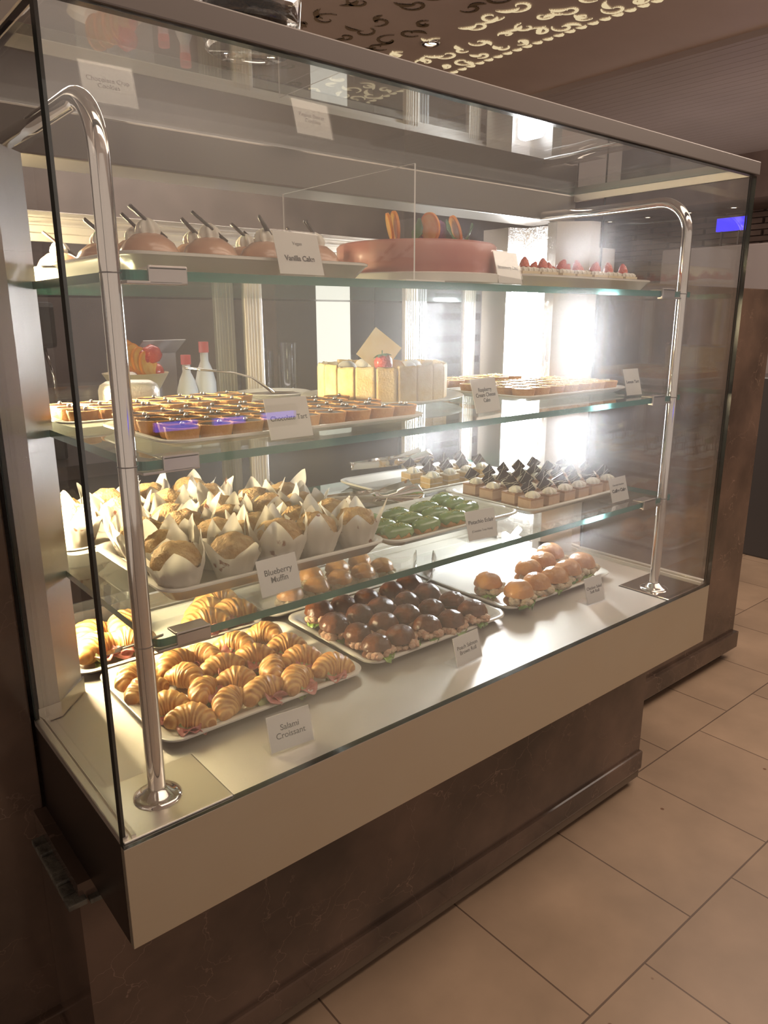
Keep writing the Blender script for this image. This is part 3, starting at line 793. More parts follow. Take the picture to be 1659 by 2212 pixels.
def rosette(bm, r, h, x=0, y=0, z=0, n=8, tw=.55):
    prof = [(0, 0), (r * .92, .0), (r * 1.04, h * .22), (r * .96, h * .48), (r * .74, h * .72), (r * .44, h * .88), (r * .14, h * .99), (0, h)]
    q = bmesh.new(); lathe(q, prof, n * 6, mod=lambda a, i: 1 + .20 * math.sin(n * a + i * tw))
    xform(q, (x, y, z)); me = bpy.data.meshes.new('t'); q.to_mesh(me); q.free(); bm.from_mesh(me); bpy.data.meshes.remove(me)
def square_slice(name, seed, layers, cat, topc=None, w=.042, d=.042, plate=None, deco='chip', cr=.0145):
    """small layered square with cream rosette and a standing chocolate chip"""
    rnd = random.Random(seed); t = thing(name, 'x', cat)
    z = 0.0005; bm = bmesh.new(); mats = []
    for i, (m, h) in enumerate(layers):
        e = .0004 * (i % 2); bw = box(bm, -w / 2 + e, w / 2 - e, -d / 2 + e, d / 2 - e, z, z + h, mi=i); mats.append(m); z += h
    obj('cake_layers', bm, mats, t, smooth=False)
    bm = bmesh.new(); rosette(bm, cr, .0145, 0, -.005, z); obj('cream_rosette', bm, cream_m, t)
    if deco == 'chip':
        s = .029; bm = bmesh.new(); box(bm, -s / 2, s / 2, -.0008, .0008, -s / 2, s / 2)
        rot = (rnd.uniform(-.15, .15) - .1, PI / 4 + rnd.uniform(-.2, .2), -.55 + rnd.uniform(-.3, .3))
        xform(bm, (0, .010, z + s * .60), rot); c = obj('chocolate_chip', bm, choc_dark, t, smooth=False)
        bm = bmesh.new()
        for k in range(3):
            a = -s / 2 + s * rnd.random(); b = -s / 2 + s * rnd.random()
            box2 = bmesh.new(); tube(box2, [(a, -.0011, -s / 2 + .0005), ((a + b) / 2 + .001, -.0012, 0), (b, -.0011, s / 2 - .0005)], .00045, 5)
            xform(box2, (0, .010, z + s * .60), rot); me = bpy.data.meshes.new('t'); box2.to_mesh(me); box2.free(); bm.from_mesh(me); bpy.data.meshes.remove(me)
        obj('white_drizzle', bm, white_l, c)
    return t
sp1 = M('coffee_sponge', (.46, .27, .17), .8, noise_amt=.25, nscale=120, bump=.5, bscale=400)
sp2 = M('coffee_mousse', (.60, .42, .30), .55, noise_amt=.1, nscale=60, bump=.2, bscale=300)
sp3 = M('vanilla_sponge', (.80, .56, .26), .8, noise_amt=.2, nscale=120, bump=.5, bscale=400)
sp4 = M('cream_layer', (.84, .72, .50), .5)
COF = Kind([square_slice('coffee_cake', s, [(sp1, .006), (sp2, .020), (sp1, .004)], 'cake', w=.043, d=.040) for s in (1, 2, 3, 4)])
CHE = Kind([square_slice('cheesecake_square', s, [(sp3, .012), (sp4, .003), (sp3, .012), (sp4, .002)], 'cake', w=.042, d=.040) for s in (5, 6)])

# eclair
choux = M('choux_pastry', (0.74, 0.44, 0.19), .5, col2=(.58, .30, .11), nscale=40, bump=.5, bscale=120)
pist = M('pistachio_glaze', (0.23, 0.34, 0.13), .22, col2=(.17, .27, .10), nscale=25, coat=.6)
crumb_m = M('pistachio_crumbs', (.50, .48, .16), .7, col2=(.30, .34, .08), nscale=300)
def make_eclair(seed):
    rnd = random.Random(seed); t = thing('pistachio_eclair', 'x', 'eclair'); Lh, r = .036, .0195
    def surf(grow, zmin):
        def fn(u, v):
            x = (u * 2 - 1) * Lh * (1 + grow / Lh); th = 2 * PI * v
            env = max(1 - abs(u * 2 - 1) ** 3.2, .0) ** .5 * .97 + .03
            rr = (r + grow) * env * (1 + .07 * noise.noise(Vector((u * 5, math.cos(th) * 1.3, math.sin(th) + seed))))
            z = rr * math.sin(th) * .86 + .017
            if zmin is not None: z = max(z, zmin + .0035 * math.sin(u * 19 + seed) + .002 * math.sin(u * 37))
            return (x, rr * math.cos(th), max(z, .0006))
        return fn
    bm = bmesh.new(); grid_surf(bm, surf(0, None), 28, 22); obj('choux_shell', bm, choux, t)
    bm = bmesh.new(); grid_surf(bm, surf(.0012, .015), 34, 26); obj('pistachio_glaze', bm, pist, t)
    bm = bmesh.new()
    for k in range(70):
        x = rnd.gauss(.002, .014); y = rnd.gauss(0, .006)
        if abs(x) > .03 or abs(y) > .014: continue
        z = .017 + .86 * math.sqrt(max((r + .0012) ** 2 - y * y, 0)) * (max(1 - abs(x / Lh) ** 3.2, 0) ** .5)
        blob(bm, rnd.uniform(.0008, .0017), (1, 1, .7), (x, y, z + .0002), .4, 3, k, 1)
    o = obj('nut_crumbs', bm, crumb_m, t, smooth=False); o['kind'] = 'stuff'
    return t
ECL = Kind([make_eclair(s) for s in (1, 2, 3)])

# vanilla dome cakes, strawberry squares
dome_m = M('vanilla_glaze', (0.72, 0.44, 0.30), .25, col2=(.62, .36, .25), nscale=20, coat=.5)
def make_dome(seed):
    rnd = random.Random(seed); t = thing('vanilla_cake', 'x', 'cake')
    bm = bmesh.new(); lathe(bm, [(0, .0005), (.038, .0005), (.041, .012), (.040, .024), (.033, .037), (.020, .047), (.008, .050), (0, .0505)], 36); obj('glazed_dome', bm, dome_m, t)
    bm = bmesh.new(); rosette(bm, .014, .022, 0, 0, .047, 7); obj('cream_rosette', bm, cream_m, t)
    for k in range(1 + seed % 2):
        bm = bmesh.new(); a = rnd.uniform(2.7, 3.4)
        p0 = Vector((.024, rnd.uniform(-.012, -.004), .044)); d = Vector((math.cos(a) * .80, rnd.uniform(-.2, .2), .60)).normalized()
        tube(bm, [p0 + Vector((0, .006 * k, 0)), p0 + d * .062 + Vector((0, .006 * k, 0))], .0024, 10); obj('chocolate_stick', bm, choc_dark, t)
    return t
VAN = Kind([make_dome(s) for s in (1, 2, 3)])
berry = M('strawberry_skin', (0.60, 0.025, 0.02), .25, col2=(.75, .10, .03), nscale=30, coat=.5, bump=.9, bscale=330)
def make_strsq(seed):
    rnd = random.Random(seed); t = thing('strawberry_cake', 'x', 'cake')
    bm = bmesh.new(); box(bm, -.024, .024, -.024, .024, .0005, .022, mi=0); box(bm, -.0235, .0235, -.0235, .0235, .022, .030, mi=1); obj('cake_layers', bm, [choc_m, sp4], t, smooth=False)
    bm = bmesh.new()
    for x in (-.014, .0, .014):
        for y in (-.014, .0, .014): rosette(bm, .008, .009, x, y, .030, 6)
    obj('cream_shells', bm, cream_m, t)
    bm = bmesh.new(); lathe(bm, [(0, -.001), (.010, 0), (.0115, .005), (.008, .016), (.003, .023), (0, .0245)], 20); xform(bm, (0, 0, .037), (rnd.uniform(-.3, .3), rnd.uniform(-.3, .3), 0)); obj('strawberry', bm, berry, t)
    return t
SQS = Kind([make_strsq(s) for s in (1, 2, 3)])

# ---------------------------------------------------------------- trays
Z3, Z2, Z1 = .2428, .4925, .7306
def tray(x0, x1, y0, y1, z, label, mat=porc, h=.018, group=None, rz=0, name='serving_tray'):
    o = obj(name, tray_bm(x1 - x0, y1 - y0, h), mat, None, loc=((x0 + x1) / 2, (y0 + y1) / 2, z), rot=(0, 0, rz), auto=50)
    return tag(o, label, 'tray', group)
tray(.135, .545, .168, .492, .001, 'white platter of salami croissants at the front left of the steel deck')
tray(.56, .968, .176, .50, .001, 'white platter of brown salmon rolls in the middle of the steel deck')
tray(.982, 1.40, .19, .54, .001, 'white platter of pale soft rolls at the right end of the deck')
tray(.105, .52, .50, .72, .001, 'white platter behind the croissant platter holding the rear croissants')
tray(.535, .955, .508, .72, .001, 'white platter behind the brown rolls, seen through the lowest glass shelf')
tray(.155, .60, .168, .50, Z3, 'white tray crowded with blueberry muffins at the left of the lowest glass shelf', h=.026)
tray(.105, .50, .51, .72, Z3, 'white tray under the rear muffins against the sliding door')
tray(.605, .985, .165, .40, Z3, 'white tray of green eclairs in the middle of the lowest glass shelf')
tray(.992, 1.385, .15, .44, Z3, 'white tray of coffee cake squares at the right of the lowest glass shelf')
tray(.86, 1.31, .455, .70, Z3, 'cream tray of pale cheesecake squares behind the coffee cakes')
tray(.155, .66, .125, .40, Z2, 'white tray of chocolate tarts with silver pearls at the left of the middle shelf', h=.013)
tray(.11, .55, .42, .66, Z2, 'white tray of rear chocolate tarts beside the metal lid on the middle shelf', h=.013)
tray(1.0, 1.41, .19, .44, Z2, 'white tray of lemon tarts at the right of the middle shelf', h=.014)
tray(.99, 1.38, .455, .66, Z2, 'white tray of brighter lemon tarts behind the front lemon tart tray', h=.013)
tray(.115, .53, .12, .44, Z1, 'pale tray under the domed vanilla cakes on the top shelf', h=.026)
tray(.12, .53, .46, .69, Z1, 'pale tray at the back left of the top shelf', h=.026)
tray(.93, 1.40, .14, .50, Z1, 'pale tray of strawberry cake squares at the right of the top shelf', h=.026)

# ---------------------------------------------------------------- deck: croissants and rolls
rnd = random.Random(21)
rows = [[(.193, .205), (.268, .212), (.335, .210), (.400, .205), (.482, .208)],
        [(.185, .275), (.252, .275), (.322, .277), (.392, .272), (.462, .278)],
        [(.178, .345), (.256, .345), (.325, .342), (.392, .340), (.470, .345)],
        [(.180, .420), (.262, .418), (.326, .412), (.395, .412), (.466, .415)]]
RN = ['front row', 'second row', 'third row', 'back row']
n = 0
for i, rw in enumerate(rows):
    for j, (x, y) in enumerate(rw):
        CRO.put(0 if (i, j) == (0, 0) else rnd.randrange(5), (x, y, .0055), rnd.choice((-1.1, -.5, -.2, .3, .7, 1.1)) + rnd.uniform(-.2, .2),
                'salami croissant, %s from left in the %s of the front platter' % (ORD[j], RN[i]), 'croissants on the front platter', rnd.uniform(.84, .97), (rnd.uniform(-.12, .12), rnd.uniform(-.12, .12)))
for j, (x, y) in enumerate([(.165, .565), (.235, .560), (.175, .64), (.250, .645), (.395, .552), (.425, .602), (.470, .655), (.465, .56)]):
    CRO.put(j, (x, y, .0055), rnd.uniform(-.8, .8), 'salami croissant on the rear left platter, %s from the left' % ORD[j], 'croissants on the rear platter', 1.12, (rnd.uniform(-.1, .1), 0))
for i in range(4):
    for j in range(5):
        x = .603 + j * .0685 + rnd.uniform(-.006, .006) + (.006 if i % 2 else -.004); y = .212 + i * .072 + rnd.uniform(-.005, .005)
        BRN.put(rnd.randrange(4) if (i, j) != (0, 0) else 0, (x, y, .0055), rnd.uniform(-.9, .9), 'dark brown roll, %s from left in the %s of the middle platter' % (ORD[j], RN[i]), 'brown rolls on the middle platter', rnd.uniform(.92, 1.06), (rnd.uniform(-.14, .14), rnd.uniform(-.14, .14)))
soft = [(1.035, .308, 'behind the front one'), (1.040, .215, 'at the front left corner'), (1.118, .225, ''), (1.190, .225, ''), (1.182, .302, ''), (1.262, .318, ''), (1.335, .352, ''), (1.262, .238, ''), (1.330, .245, '')]
SL = ['standing apart behind the leftmost one', 'at the front left corner over a dark lettuce leaf', 'second in the front row', 'third in the front row', 'first in the second row of the right-hand cluster',
      'second in the second row of the right-hand cluster', 'topmost and farthest back of the platter', 'fourth in the front row', 'last in the front row by its name card']
for j, (x, y, _) in enumerate(soft):
    SFT.put(j, (x, y, .0055), rnd.uniform(-.6, .6), 'pale roll on the right platter, ' + SL[j], 'soft rolls on the right platter', rnd.uniform(.98, 1.08))
for j, (x, y) in enumerate([(.62, .56), (.70, .565), (.775, .57), (.85, .572), (.915, .575), (.735, .64), (.82, .645), (.90, .65)]):
    SFT.put(j, (x, y, .0055), rnd.uniform(-.8, .8), 'roll behind the brown rolls, %s from left in the %s row' % (ORD[j % 5], 'nearer' if j < 5 else 'farther'), 'rolls on the rear middle platter', .92)

# ---------------------------------------------------------------- lowest shelf
xs = (.208, .300, .392, .492, .582)
for i in range(4):
    for j in range(5 if i == 0 else 5):
        x = .205 + j * .0875 + rnd.uniform(-.006, .006) + (.012 if i % 2 else 0); y = .212 + i * .082 + rnd.uniform(-.005, .005)
        if i and j == 4: x -= .015
        MUF.put(rnd.randrange(5) if (i, j) != (0, 0) else 0, (x, y, Z3 + .005), rnd.uniform(0, 6.28), 'paper-wrapped muffin, %s from left in the %s of the front tray' % (ORD[j], RN[i]), 'muffins on the front tray', rnd.uniform(1.0, 1.12), (rnd.uniform(-.1, .1), rnd.uniform(-.1, .1)))
for i in range(2):
    for j in range(4):
        MUF.put(rnd.randrange(5), (.155 + j * .092, .57 + i * .09, Z3 + .005), rnd.uniform(0, 6.28), 'paper-wrapped muffin on the rear tray, %s from left, %s row' % (ORD[j], ('nearer', 'farther')[i]), 'muffins on the rear tray', 1.05)
ecl = [(.648, .205), (.728, .207), (.806, .208), (.645, .250), (.722, .254), (.800, .256), (.650, .298), (.728, .302), (.885, .245), (.892, .292), (.9, .338), (.815, .305)]
EL = ['first of the front row', 'second of the front row', 'third of the front row', 'first of the second row', 'second of the second row', 'third of the second row', 'first of the third row', 'second of the third row',
      'nearest of the stack at the right end', 'middle one of the right end', 'farthest at the right end', 'third of the third row']
for j, (x, y) in enumerate(ecl):
    ECL.put(j, (x, y, Z3 + .005), (rnd.uniform(-.15, .15) if j not in (8, 9, 10) else .25), 'green glazed pistachio eclair, ' + EL[j], 'pistachio eclairs', 1.0, (0, 0))
for i in range(4):
    for j in range(6):
        if i == 3 and j > 4: continue
        x = 1.045 + j * .058 + rnd.uniform(-.003, .003) + .012 * (i % 2); y = .195 + i * .062
        COF.put(rnd.randrange(4) if (i, j) != (0, 0) else 0, (x, y, Z3 + .005), rnd.uniform(-.08, .08), 'brown coffee cake square with chocolate chip, %s in the %s' % (ORD[j], RN[i]), 'coffee cake squares')
for j in range(8):
    CHE.put(j, (1.03 + (j % 4) * .062, .51 + (j // 4) * .075, Z3 + .005), rnd.uniform(-.1, .1), 'golden cheesecake square on the rear tray, %s in the %s row' % (ORD[j % 4], ('nearer', 'farther')[j // 4]), 'cheesecake squares')

# ---------------------------------------------------------------- middle shelf
for i in range(5):
    for j in range(9):
        x = .198 + j * .0535 + (.012 if i % 2 else 0); y = .165 + i * .0505
        if x > .63: continue
        TRT.put(rnd.randrange(4) if (i, j) != (0, 0) else 0, (x, y, Z2 + .005), rnd.uniform(0, 6.28), 'silver-pearled chocolate tart, %s from left in the %s, front tray' % (ORD[j], (RN[:3] + ['fourth row', 'back row'])[i]), 'chocolate tarts on the front tray')
for i in range(3):
    for j in range(7):
        if i == 0 and j == 6: continue
        TRT.put(rnd.randrange(4), (.155 + j * .056, .465 + i * .055, Z2 + .005), rnd.uniform(0, 6.28), 'silver-pearled chocolate tart, %s from left, %s row of rear tray' % (ORD[j], ('near', 'middle', 'far')[i]), 'chocolate tarts on the rear tray')
for i in range(4):
    for j in range(7):
        LEM.put(rnd.randrange(3) if i + j else 0, (1.045 + j * .0535, .232 + i * .054, Z2 + .005), rnd.uniform(0, 6.28), 'pale lemon tart, %s from left in the %s of the front tray' % (ORD[j], RN[i]), 'lemon tarts on the front tray')
for i in range(2):
    for j in range(6):
        LEM.put(rnd.randrange(3), (1.04 + j * .056, .50 + i * .056, Z2 + .005), rnd.uniform(0, 6.28), 'bright lemon tart on the rear tray, %s from left, %s row' % (ORD[j], ('near', 'far')[i]), 'lemon tarts on the rear tray')
# raspberry cream cheese cake with a wall of sponge fingers
bis = M('sponge_finger', (0.84, 0.60, 0.27), .75, col2=(.90, .72, .42), nscale=35, bump=.5, bscale=240)
RX, RY, RR = .800, .432, .138
pl_ = bmesh.new(); lathe(pl_, [(0, 0), (.11, 0), (.12, .004), (.175, .012), (.182, .016), (.178, .018), (.12, .010), (0, .009)], 64)
tag(obj('cake_plate', pl_, porc, loc=(RX, RY, Z2), auto=60), 'round white plate under the raspberry cream cheese cake', 'plate')
ck = thing('cream_cheese_cake', 'round cream cheese cake walled with pale sponge fingers, strawberry on top', 'cake', (RX, RY, Z2 + .0095))
bm = bmesh.new(); lathe(bm, [(0, .0), (RR - .012, .0), (RR - .011, .058), (RR - .03, .060), (0, .061)], 48); obj('cream_filling', bm, cream_m, ck)
nb = 20
for k in range(nb):
    a = 2 * PI * k / nb; w = 2 * PI * RR / nb * .5; hh = .074 + rnd.uniform(-.002, .003); bm = bmesh.new(); rr_ = RR - .002
    def fn(u, v):
        th = 2 * PI * v; aa = (math.cos(th)); bb = math.sin(th)
        px = math.copysign(abs(aa) ** .45, aa) * w * .985; py = math.copysign(abs(bb) ** .6, bb) * .0065
        z = u * hh + (.0018 * math.sin(px * 900 + k) if u > .97 else 0)
        sc = 1 - .04 * abs(u - .5) + .02 * noise.noise(Vector((u * 5, v * 4, k)))
        return (px * sc, py * (1 if u < .95 else .7) - (px * px) * 4, z)
    grid_surf(bm, fn, 14, 24); xform(bm, (rr_ * math.sin(a), -rr_ * math.cos(a), 0), (0, 0, a)); obj('sponge_finger', bm, bis, ck)
def strawberry(parent, loc, s, rot):
    bm = bmesh.new(); lathe(bm, [(0, 0), (.006, .0005), (.0125, .006), (.0155, .015), (.0150, .023), (.010, .029), (.003, .031), (0, .031)], 32, mod=lambda a, i: 1 + .02 * math.sin(3 * a)); xform(bm, loc, rot, s); b = obj('strawberry', bm, berry, parent)
    bm = bmesh.new()
    for k in range(7):
        l = leaf_bm(.014, .006, .1, k, .5); xform(l, (0, 0, .031), (0, -.25, k * .9)); me = bpy.data.meshes.new('t'); l.to_mesh(me); l.free(); bm.from_mesh(me); bpy.data.meshes.remove(me)
    tube(bm, [(0, 0, .030), (.002, 0, .038)], .0010, 6); xform(bm, loc, rot, s); obj('strawberry_leaves', bm, M('berry_leaf', (.05, .13, .02), .5), b)
strawberry(ck, (-.068, -.092, .060), 1.25, (-.15, -.1, 0))
wc = M('white_chocolate_sheet', (.86, .74, .48), .35, col2=(.80, .62, .30), nscale=25)
bm = bmesh.new(); box(bm, -.035, .035, -.001, .001, -.035, .035); xform(bm, (-.050, -.050, .104), (-.12, PI / 4 - .12, -.55)); obj('white_chocolate_square', bm, wc, ck, smooth=False)
bm = bmesh.new(); lathe(bm, [(0, -.002), (.022, -.002), (.024, -.001), (.024, .001), (.022, .002), (0, .002)], 28); bmesh.ops.bisect_plane(bm, geom=bm.verts[:] + bm.edges[:] + bm.faces[:], plane_co=(0, 0, 0), plane_no=(0, 1, 0), clear_inner=True)
bmesh.ops.holes_fill(bm, edges=bm.edges[:]); xform(bm, (-.022, -.07, .062), (PI / 2, .15, -.3)); xform(bm, (0, 0, 0)); obj('orange_slice', bm, M('orange_flesh', (.85, .40, .04), .35, col2=(.90, .55, .12), nscale=60), ck, auto=40)
for k, (x, y) in enumerate([(.03, -.05), (.06, -.03), (.09, .0), (.0, .02), (-.06, .05), (.02, .09)]):
    bm = bmesh.new(); lathe(bm, [(0, 0), (.020, 0), (.022, .006), (.017, .014), (.009, .019), (0, .020)], 28); xform(bm, (x, y, .0605)); obj('cream_dollop', bm, M('sugared_cream', (.84, .82, .78), .6, bump=.4, bscale=500), ck)

# ---------------------------------------------------------------- top shelf
k = 0
for i, y in enumerate((.185, .275, .365)):
    for j in range(4):
        x = .178 + j * .092 + .02 * (i % 2)
        VAN.put(k % 3, (x, y, Z1 + .005), rnd.uniform(-.4, .4), 'domed vanilla cake, %s from left in the %s, top shelf front tray' % (ORD[j], RN[i]), 'vanilla cakes', 1.02); k += 1
for j in range(3):
    VAN.put(j, (.175 + j * .1, .56, Z1 + .005), rnd.uniform(-.5, .5), 'domed vanilla cake on the back tray of the top shelf, %s from the left' % ORD[j], 'vanilla cakes on the back tray', 1.0)
for i in range(4):
    for j in range(7):
        SQS.put(rnd.randrange(3) if i + j else 0, (.985 + j * .060, .195 + i * .078, Z1 + .005), rnd.uniform(-.2, .2), 'strawberry cake square, %s from left in the %s, top shelf' % (ORD[j], RN[i]), 'strawberry cake squares')
PX, PY = .745, .262
bm = bmesh.new(); lathe(bm, [(0, 0), (.165, 0), (.172, .004), (.172, .018), (.168, .020), (0, .020)], 64); tag(obj('cake_board', bm, mel, loc=(PX, PY, Z1), auto=40), 'round cream cake board under the pink cake on the top shelf', 'board')
pink_m = M('pink_glaze', (0.58, 0.25, 0.21), .4, col2=(.50, .19, .17), nscale=14, coat=.2)
pc = thing('pink_cake', 'large round pink glazed cake with orange slices and purple flower on top shelf', 'cake', (PX, PY, Z1 + .0205))
bm = bmesh.new(); lathe(bm, [(0, 0), (.150, 0), (.153, .003), (.153, .050), (.148, .055), (0, .056)], 72, mod=lambda a, i: 1 - .012 * max(0, 1 - abs(((a * 12 / (2 * PI)) % 1) - .5) / .03)); obj('glazed_cake', bm, pink_m, pc, auto=50)
om = MATS['orange_flesh']; op = M('orange_peel', (.85, .30, .02), .4)
def orange(parent, loc, rot, s=1):
    bm = bmesh.new()
    lathe(bm, [(0, -.0025), (.0215, -.0025), (.0215, .0025), (0, .0025)], 28, mi=0); lathe(bm, [(.0215, -.0027), (.0245, -.002), (.0245, .002), (.0215, .0027)], 28, mi=1)
    xform(bm, loc, rot, s); obj('orange_slice', bm, [om, op], parent, auto=40)
orange(pc, (-.105, -.045, .078), (1.35, 0, 1.0)); orange(pc, (-.080, -.03, .082), (1.45, .2, 1.1), 1.1); orange(pc, (-.035, -.075, .080), (1.4, .1, 1.5), 1.05); orange(pc, (.045, -.06, .082), (1.2, .5, .9), 1.1)
pur = M('purple_petal', (.16, .03, .12), .5, col2=(.28, .08, .2), nscale=60)
bm = bmesh.new()
for k in range(12):
    blob(bm, .016, (1.1, .35, 1.0), (-.003 + .013 * math.cos(k * 2.4), -.05 + .013 * math.sin(k * 2.4), .068 + .006 * (k % 3)), .2, 2, k, 2)
obj('purple_flower', bm, pur, pc)
for k, (x, y, a) in enumerate([(-.06, -.06, .4), (.07, -.05, -.6), (.02, -.09, 2)]):
    l = leaf_bm(.04, .02, .1, k, -.5); xform(l, (x, y, .058), (0, -.6, a)); obj('mint_leaf', l, M('mint_leaf', (.05, .16, .05), .5), pc)
bm = bmesh.new()
for k in range(3): blob(bm, .011, (1, 1, 1), (.085 + .017 * k, -.03 + .008 * k, .067), .1, 2, k, 3)
obj('dark_berry', bm, M('dark_berry_skin', (.05, .02, .04), .3), pc)
# ---------------------------------------------------------------- name cards
GD = 'name cards on the deck'
card(.300, .058, .001, -.10, 'Salami\nCroissant', .0135, 'white name card reading Salami Croissant on the steel deck', GD)
card(.741, .086, .001, .06, 'Poach Salmon\nBrown Roll', .0110, 'white name card reading Poach Salmon Brown Roll on the steel deck', GD)
card(1.212, .114, .001, -.06, 'Chicken Salad\nSoft Roll', .0100, 'small white name card reading Chicken Salad Soft Roll on the steel deck', GD, w=.064, h=.062)
G3 = 'name cards on the glass shelves'
card(.325, .113, Z3 + .001, .05, 'Blueberry\nMuffin', .0135, 'white name card reading Blueberry Muffin at the edge of the lowest shelf', G3)
card(.795, .110, Z3 + .001, -.10, 'Pistachio Eclair', .0110, 'white name card reading Pistachio Eclair at the edge of the lowest shelf', G3, sizes2=[('(Contains Tree Nuts)', .0062, .017, ink2, False)], y2=.006)
card(1.277, .110, Z3 + .001, .0, 'Coffee Cake', .0110, 'white name card reading Coffee Cake at the right of the lowest shelf', G3, sizes2=[('Chocolate Hazelnut', .0058, .040, ink2, False)], y2=-.003, w=.07, bold=True)
card(.345, .098, Z2 + .001, .04, 'Chocolate Tart', .0108, 'white name card reading Chocolate Tart at the edge of the middle shelf', G3, w=.078, h=.062)
card(.815, .125, Z2 + .001, .15, 'Raspberry\nCream Cheese\nCake', .0110, 'white name card reading Raspberry Cream Cheese Cake on the middle shelf', G3, w=.084, h=.066)
card(1.318, .122, Z2 + .001, -.05, 'Lemon Tart', .0100, 'small white name card reading Lemon Tart at the right of the middle shelf', G3, w=.058, h=.062)
card(.372, .098, Z1 + .001, .06, 'Vanilla Cake', .0108, 'white name card reading Vanilla Cake on the top shelf', G3, sizes2=[('Vegan', .0070, .045, ink2, False)], y2=-.008, w=.080, h=.062, bold=True)
card(.835, .100, Z1 + .001, .1, 'Strawberry Cake', .0092, 'white name card reading Strawberry Cake on the top shelf', G3, w=.074, h=.058)
# little handwritten note behind the muffins
nt_ = thing('handwritten_note', 'small pale yellow paper note standing behind the muffins', 'note', (.64, .50, Z3 + .03), .2)
obj('paper', xform(bxm(-.03, .03, -.0005, .0005, 0, .02), (0, 0, 0), (-.9, 0, 0)), M('yellow_note', (.75, .70, .45), .7), nt_, smooth=False)
bm = bmesh.new()
for k in range(9): box(bm, -.022 + .005 * k, -.019 + .005 * k, -.0012, -.0006, .007 + .002 * (k % 2), .010 + .002 * (k % 3))
xform(bm, (0, 0, 0), (-.9, 0, 0)); obj('pen_marks', bm, ink, nt_, smooth=False)
o = obj('acrylic_divider', pane(.5985, .6015, .107, .50, Z1 + .004, .913), [g_clear, M('polished_acrylic_edge', (.85, .84, .80), .3)], smooth=False)
tag(o, 'thin clear acrylic sheet standing on the top shelf between vanilla cakes and pink cake', 'divider')
tag(obj('divider_foot', bxm(.575, .665, .100, .118, Z1, Z1 + .004, bev=.001), mel, smooth=False), 'white foot strip holding the clear acrylic sheet on the top shelf', 'foot')

# ---------------------------------------------------------------- serving tools
def tongs(loc, rz, label, L=.22, mat=chrome, tilt=0):
    t = thing('serving_tongs', label, 'tongs', loc, rz, None); t.rotation_euler = (0, tilt, rz)
    for s in (-1, 1):
        bm = bmesh.new(); top = []; nn = 22
        V = []
        for i in range(nn):
            u = i / (nn - 1); x = u * L; y = s * (.004 + .020 * math.sin(PI * min(u * .75, .5))); hw = .009 + (.018 * max(0, (u - .66) / .34) ** .8 if u < .93 else .018 * math.sqrt(max(0, 1 - ((u - .93) / .07) ** 2)) )
            cu = .004 * math.sin(u * PI * 2) if u > .5 else 0
            V.append([bm.verts.new((x, y + s * dy + s * cu + s * .008 * (1 - (q / hw) ** 2 if hw > 0 else 0) * (u > .6), .022 + q)) for dy, q in ((0, -hw), (0, -hw * .5), (0, 0), (0, hw * .5), (0, hw), (.0016, hw), (.0016, hw * .5), (.0016, 0), (.0016, -hw * .5), (.0016, -hw))])
        for a, b in zip(V[:-1], V[1:]):
            for k in range(10): bm.faces.new((a[k], a[(k + 1) % 10], b[(k + 1) % 10], b[k]))
        bm.faces.new(V[0]); bm.faces.new(V[-1][::-1]); bmesh.ops.recalc_face_normals(bm, faces=bm.faces[:])
        obj('arm', bm, mat, t, auto=50)
    bm = bmesh.new(); box(bm, -.004, .004, -.0065, .0065, .012, .032, bev=.002); obj('spring_end', bm, mat, t)
    return t
tongs((.90, .40, .004), .80, 'polished steel tongs lying on the deck behind the soft rolls', .26)
tongs((.66, .52, Z3 + .002), -.30, 'steel tongs lying on the lowest shelf behind the green eclairs', .27)
tongs((.90, .68, Z3 + .03), -.10, 'steel tongs resting over the rear cream tray', .25)
# frosted metal lid beside the rear tarts
bm = bmesh.new(); pr = rrect(.12, .08, .03)
loft(bm, [(pr, 0), (pr, .035), (rrect(.112, .072, .028), .046), (rrect(.09, .05, .02), .053), (rrect(.03, .015, .006), .055)])
tag(obj('metal_lid', bm, M('frosted_metal', (.62, .58, .52), .42, 1.0, bump=.3, bscale=300), loc=(.33, .700, Z2 + .001), rot=(0, 0, -.1)), 'frosted metal domed lid behind the chocolate tarts', 'lid')
bm = bmesh.new(); loft(bm, [(rrect(.20, .07, .03), 0), (rrect(.23, .085, .03), .05), (rrect(.222, .078, .028), .05), (rrect(.195, .065, .025), .004)])
tag(obj('clear_tub', bm, g_clear, loc=(.215, .725, Z2 + .001), auto=40), 'clear acrylic tub at the back left of the middle shelf', 'tub')
# cake server on a small plate with dark sauce
bm = bmesh.new(); lathe(bm, [(0, 0), (.05, 0), (.06, .003), (.088, .014), (.085, .015), (.06, .006), (0, .005)], 48)
sp = obj('small_plate', bm, porc, loc=(.655, .655, Z2 + .001), auto=60); tag(sp, 'small cream plate of dark chocolate sauce beside the cheese cake', 'plate')
bm = bmesh.new(); lathe(bm, [(0, .007), (.062, .0072), (.066, .0085), (.058, .0095), (0, .010)], 40, mod=lambda a, i: 1 + .05 * math.sin(3 * a) + .03 * math.sin(7 * a)); obj('chocolate_sauce', bm, choc_m, sp)
t = thing('cake_server', 'thin steel cake server leaning out of the small plate of sauce', 'cake server', (.655, .655, Z2 + .013), 2.9)
bm = bmesh.new(); tube(bm, [(0, 0, .0), (.02, 0, .015), (.05, 0, .036), (.09, 0, .048), (.20, 0, .062)], [.0045, .0035, .0022, .0022, .003], 10); obj('handle', bm, chrome, t)
bm = bmesh.new(); prism(bm, [(.006, -.012), (-.05, -.004), (-.052, .004), (.006, .012)], -.0008, .0008); obj('blade', bm, chrome, t, smooth=False)
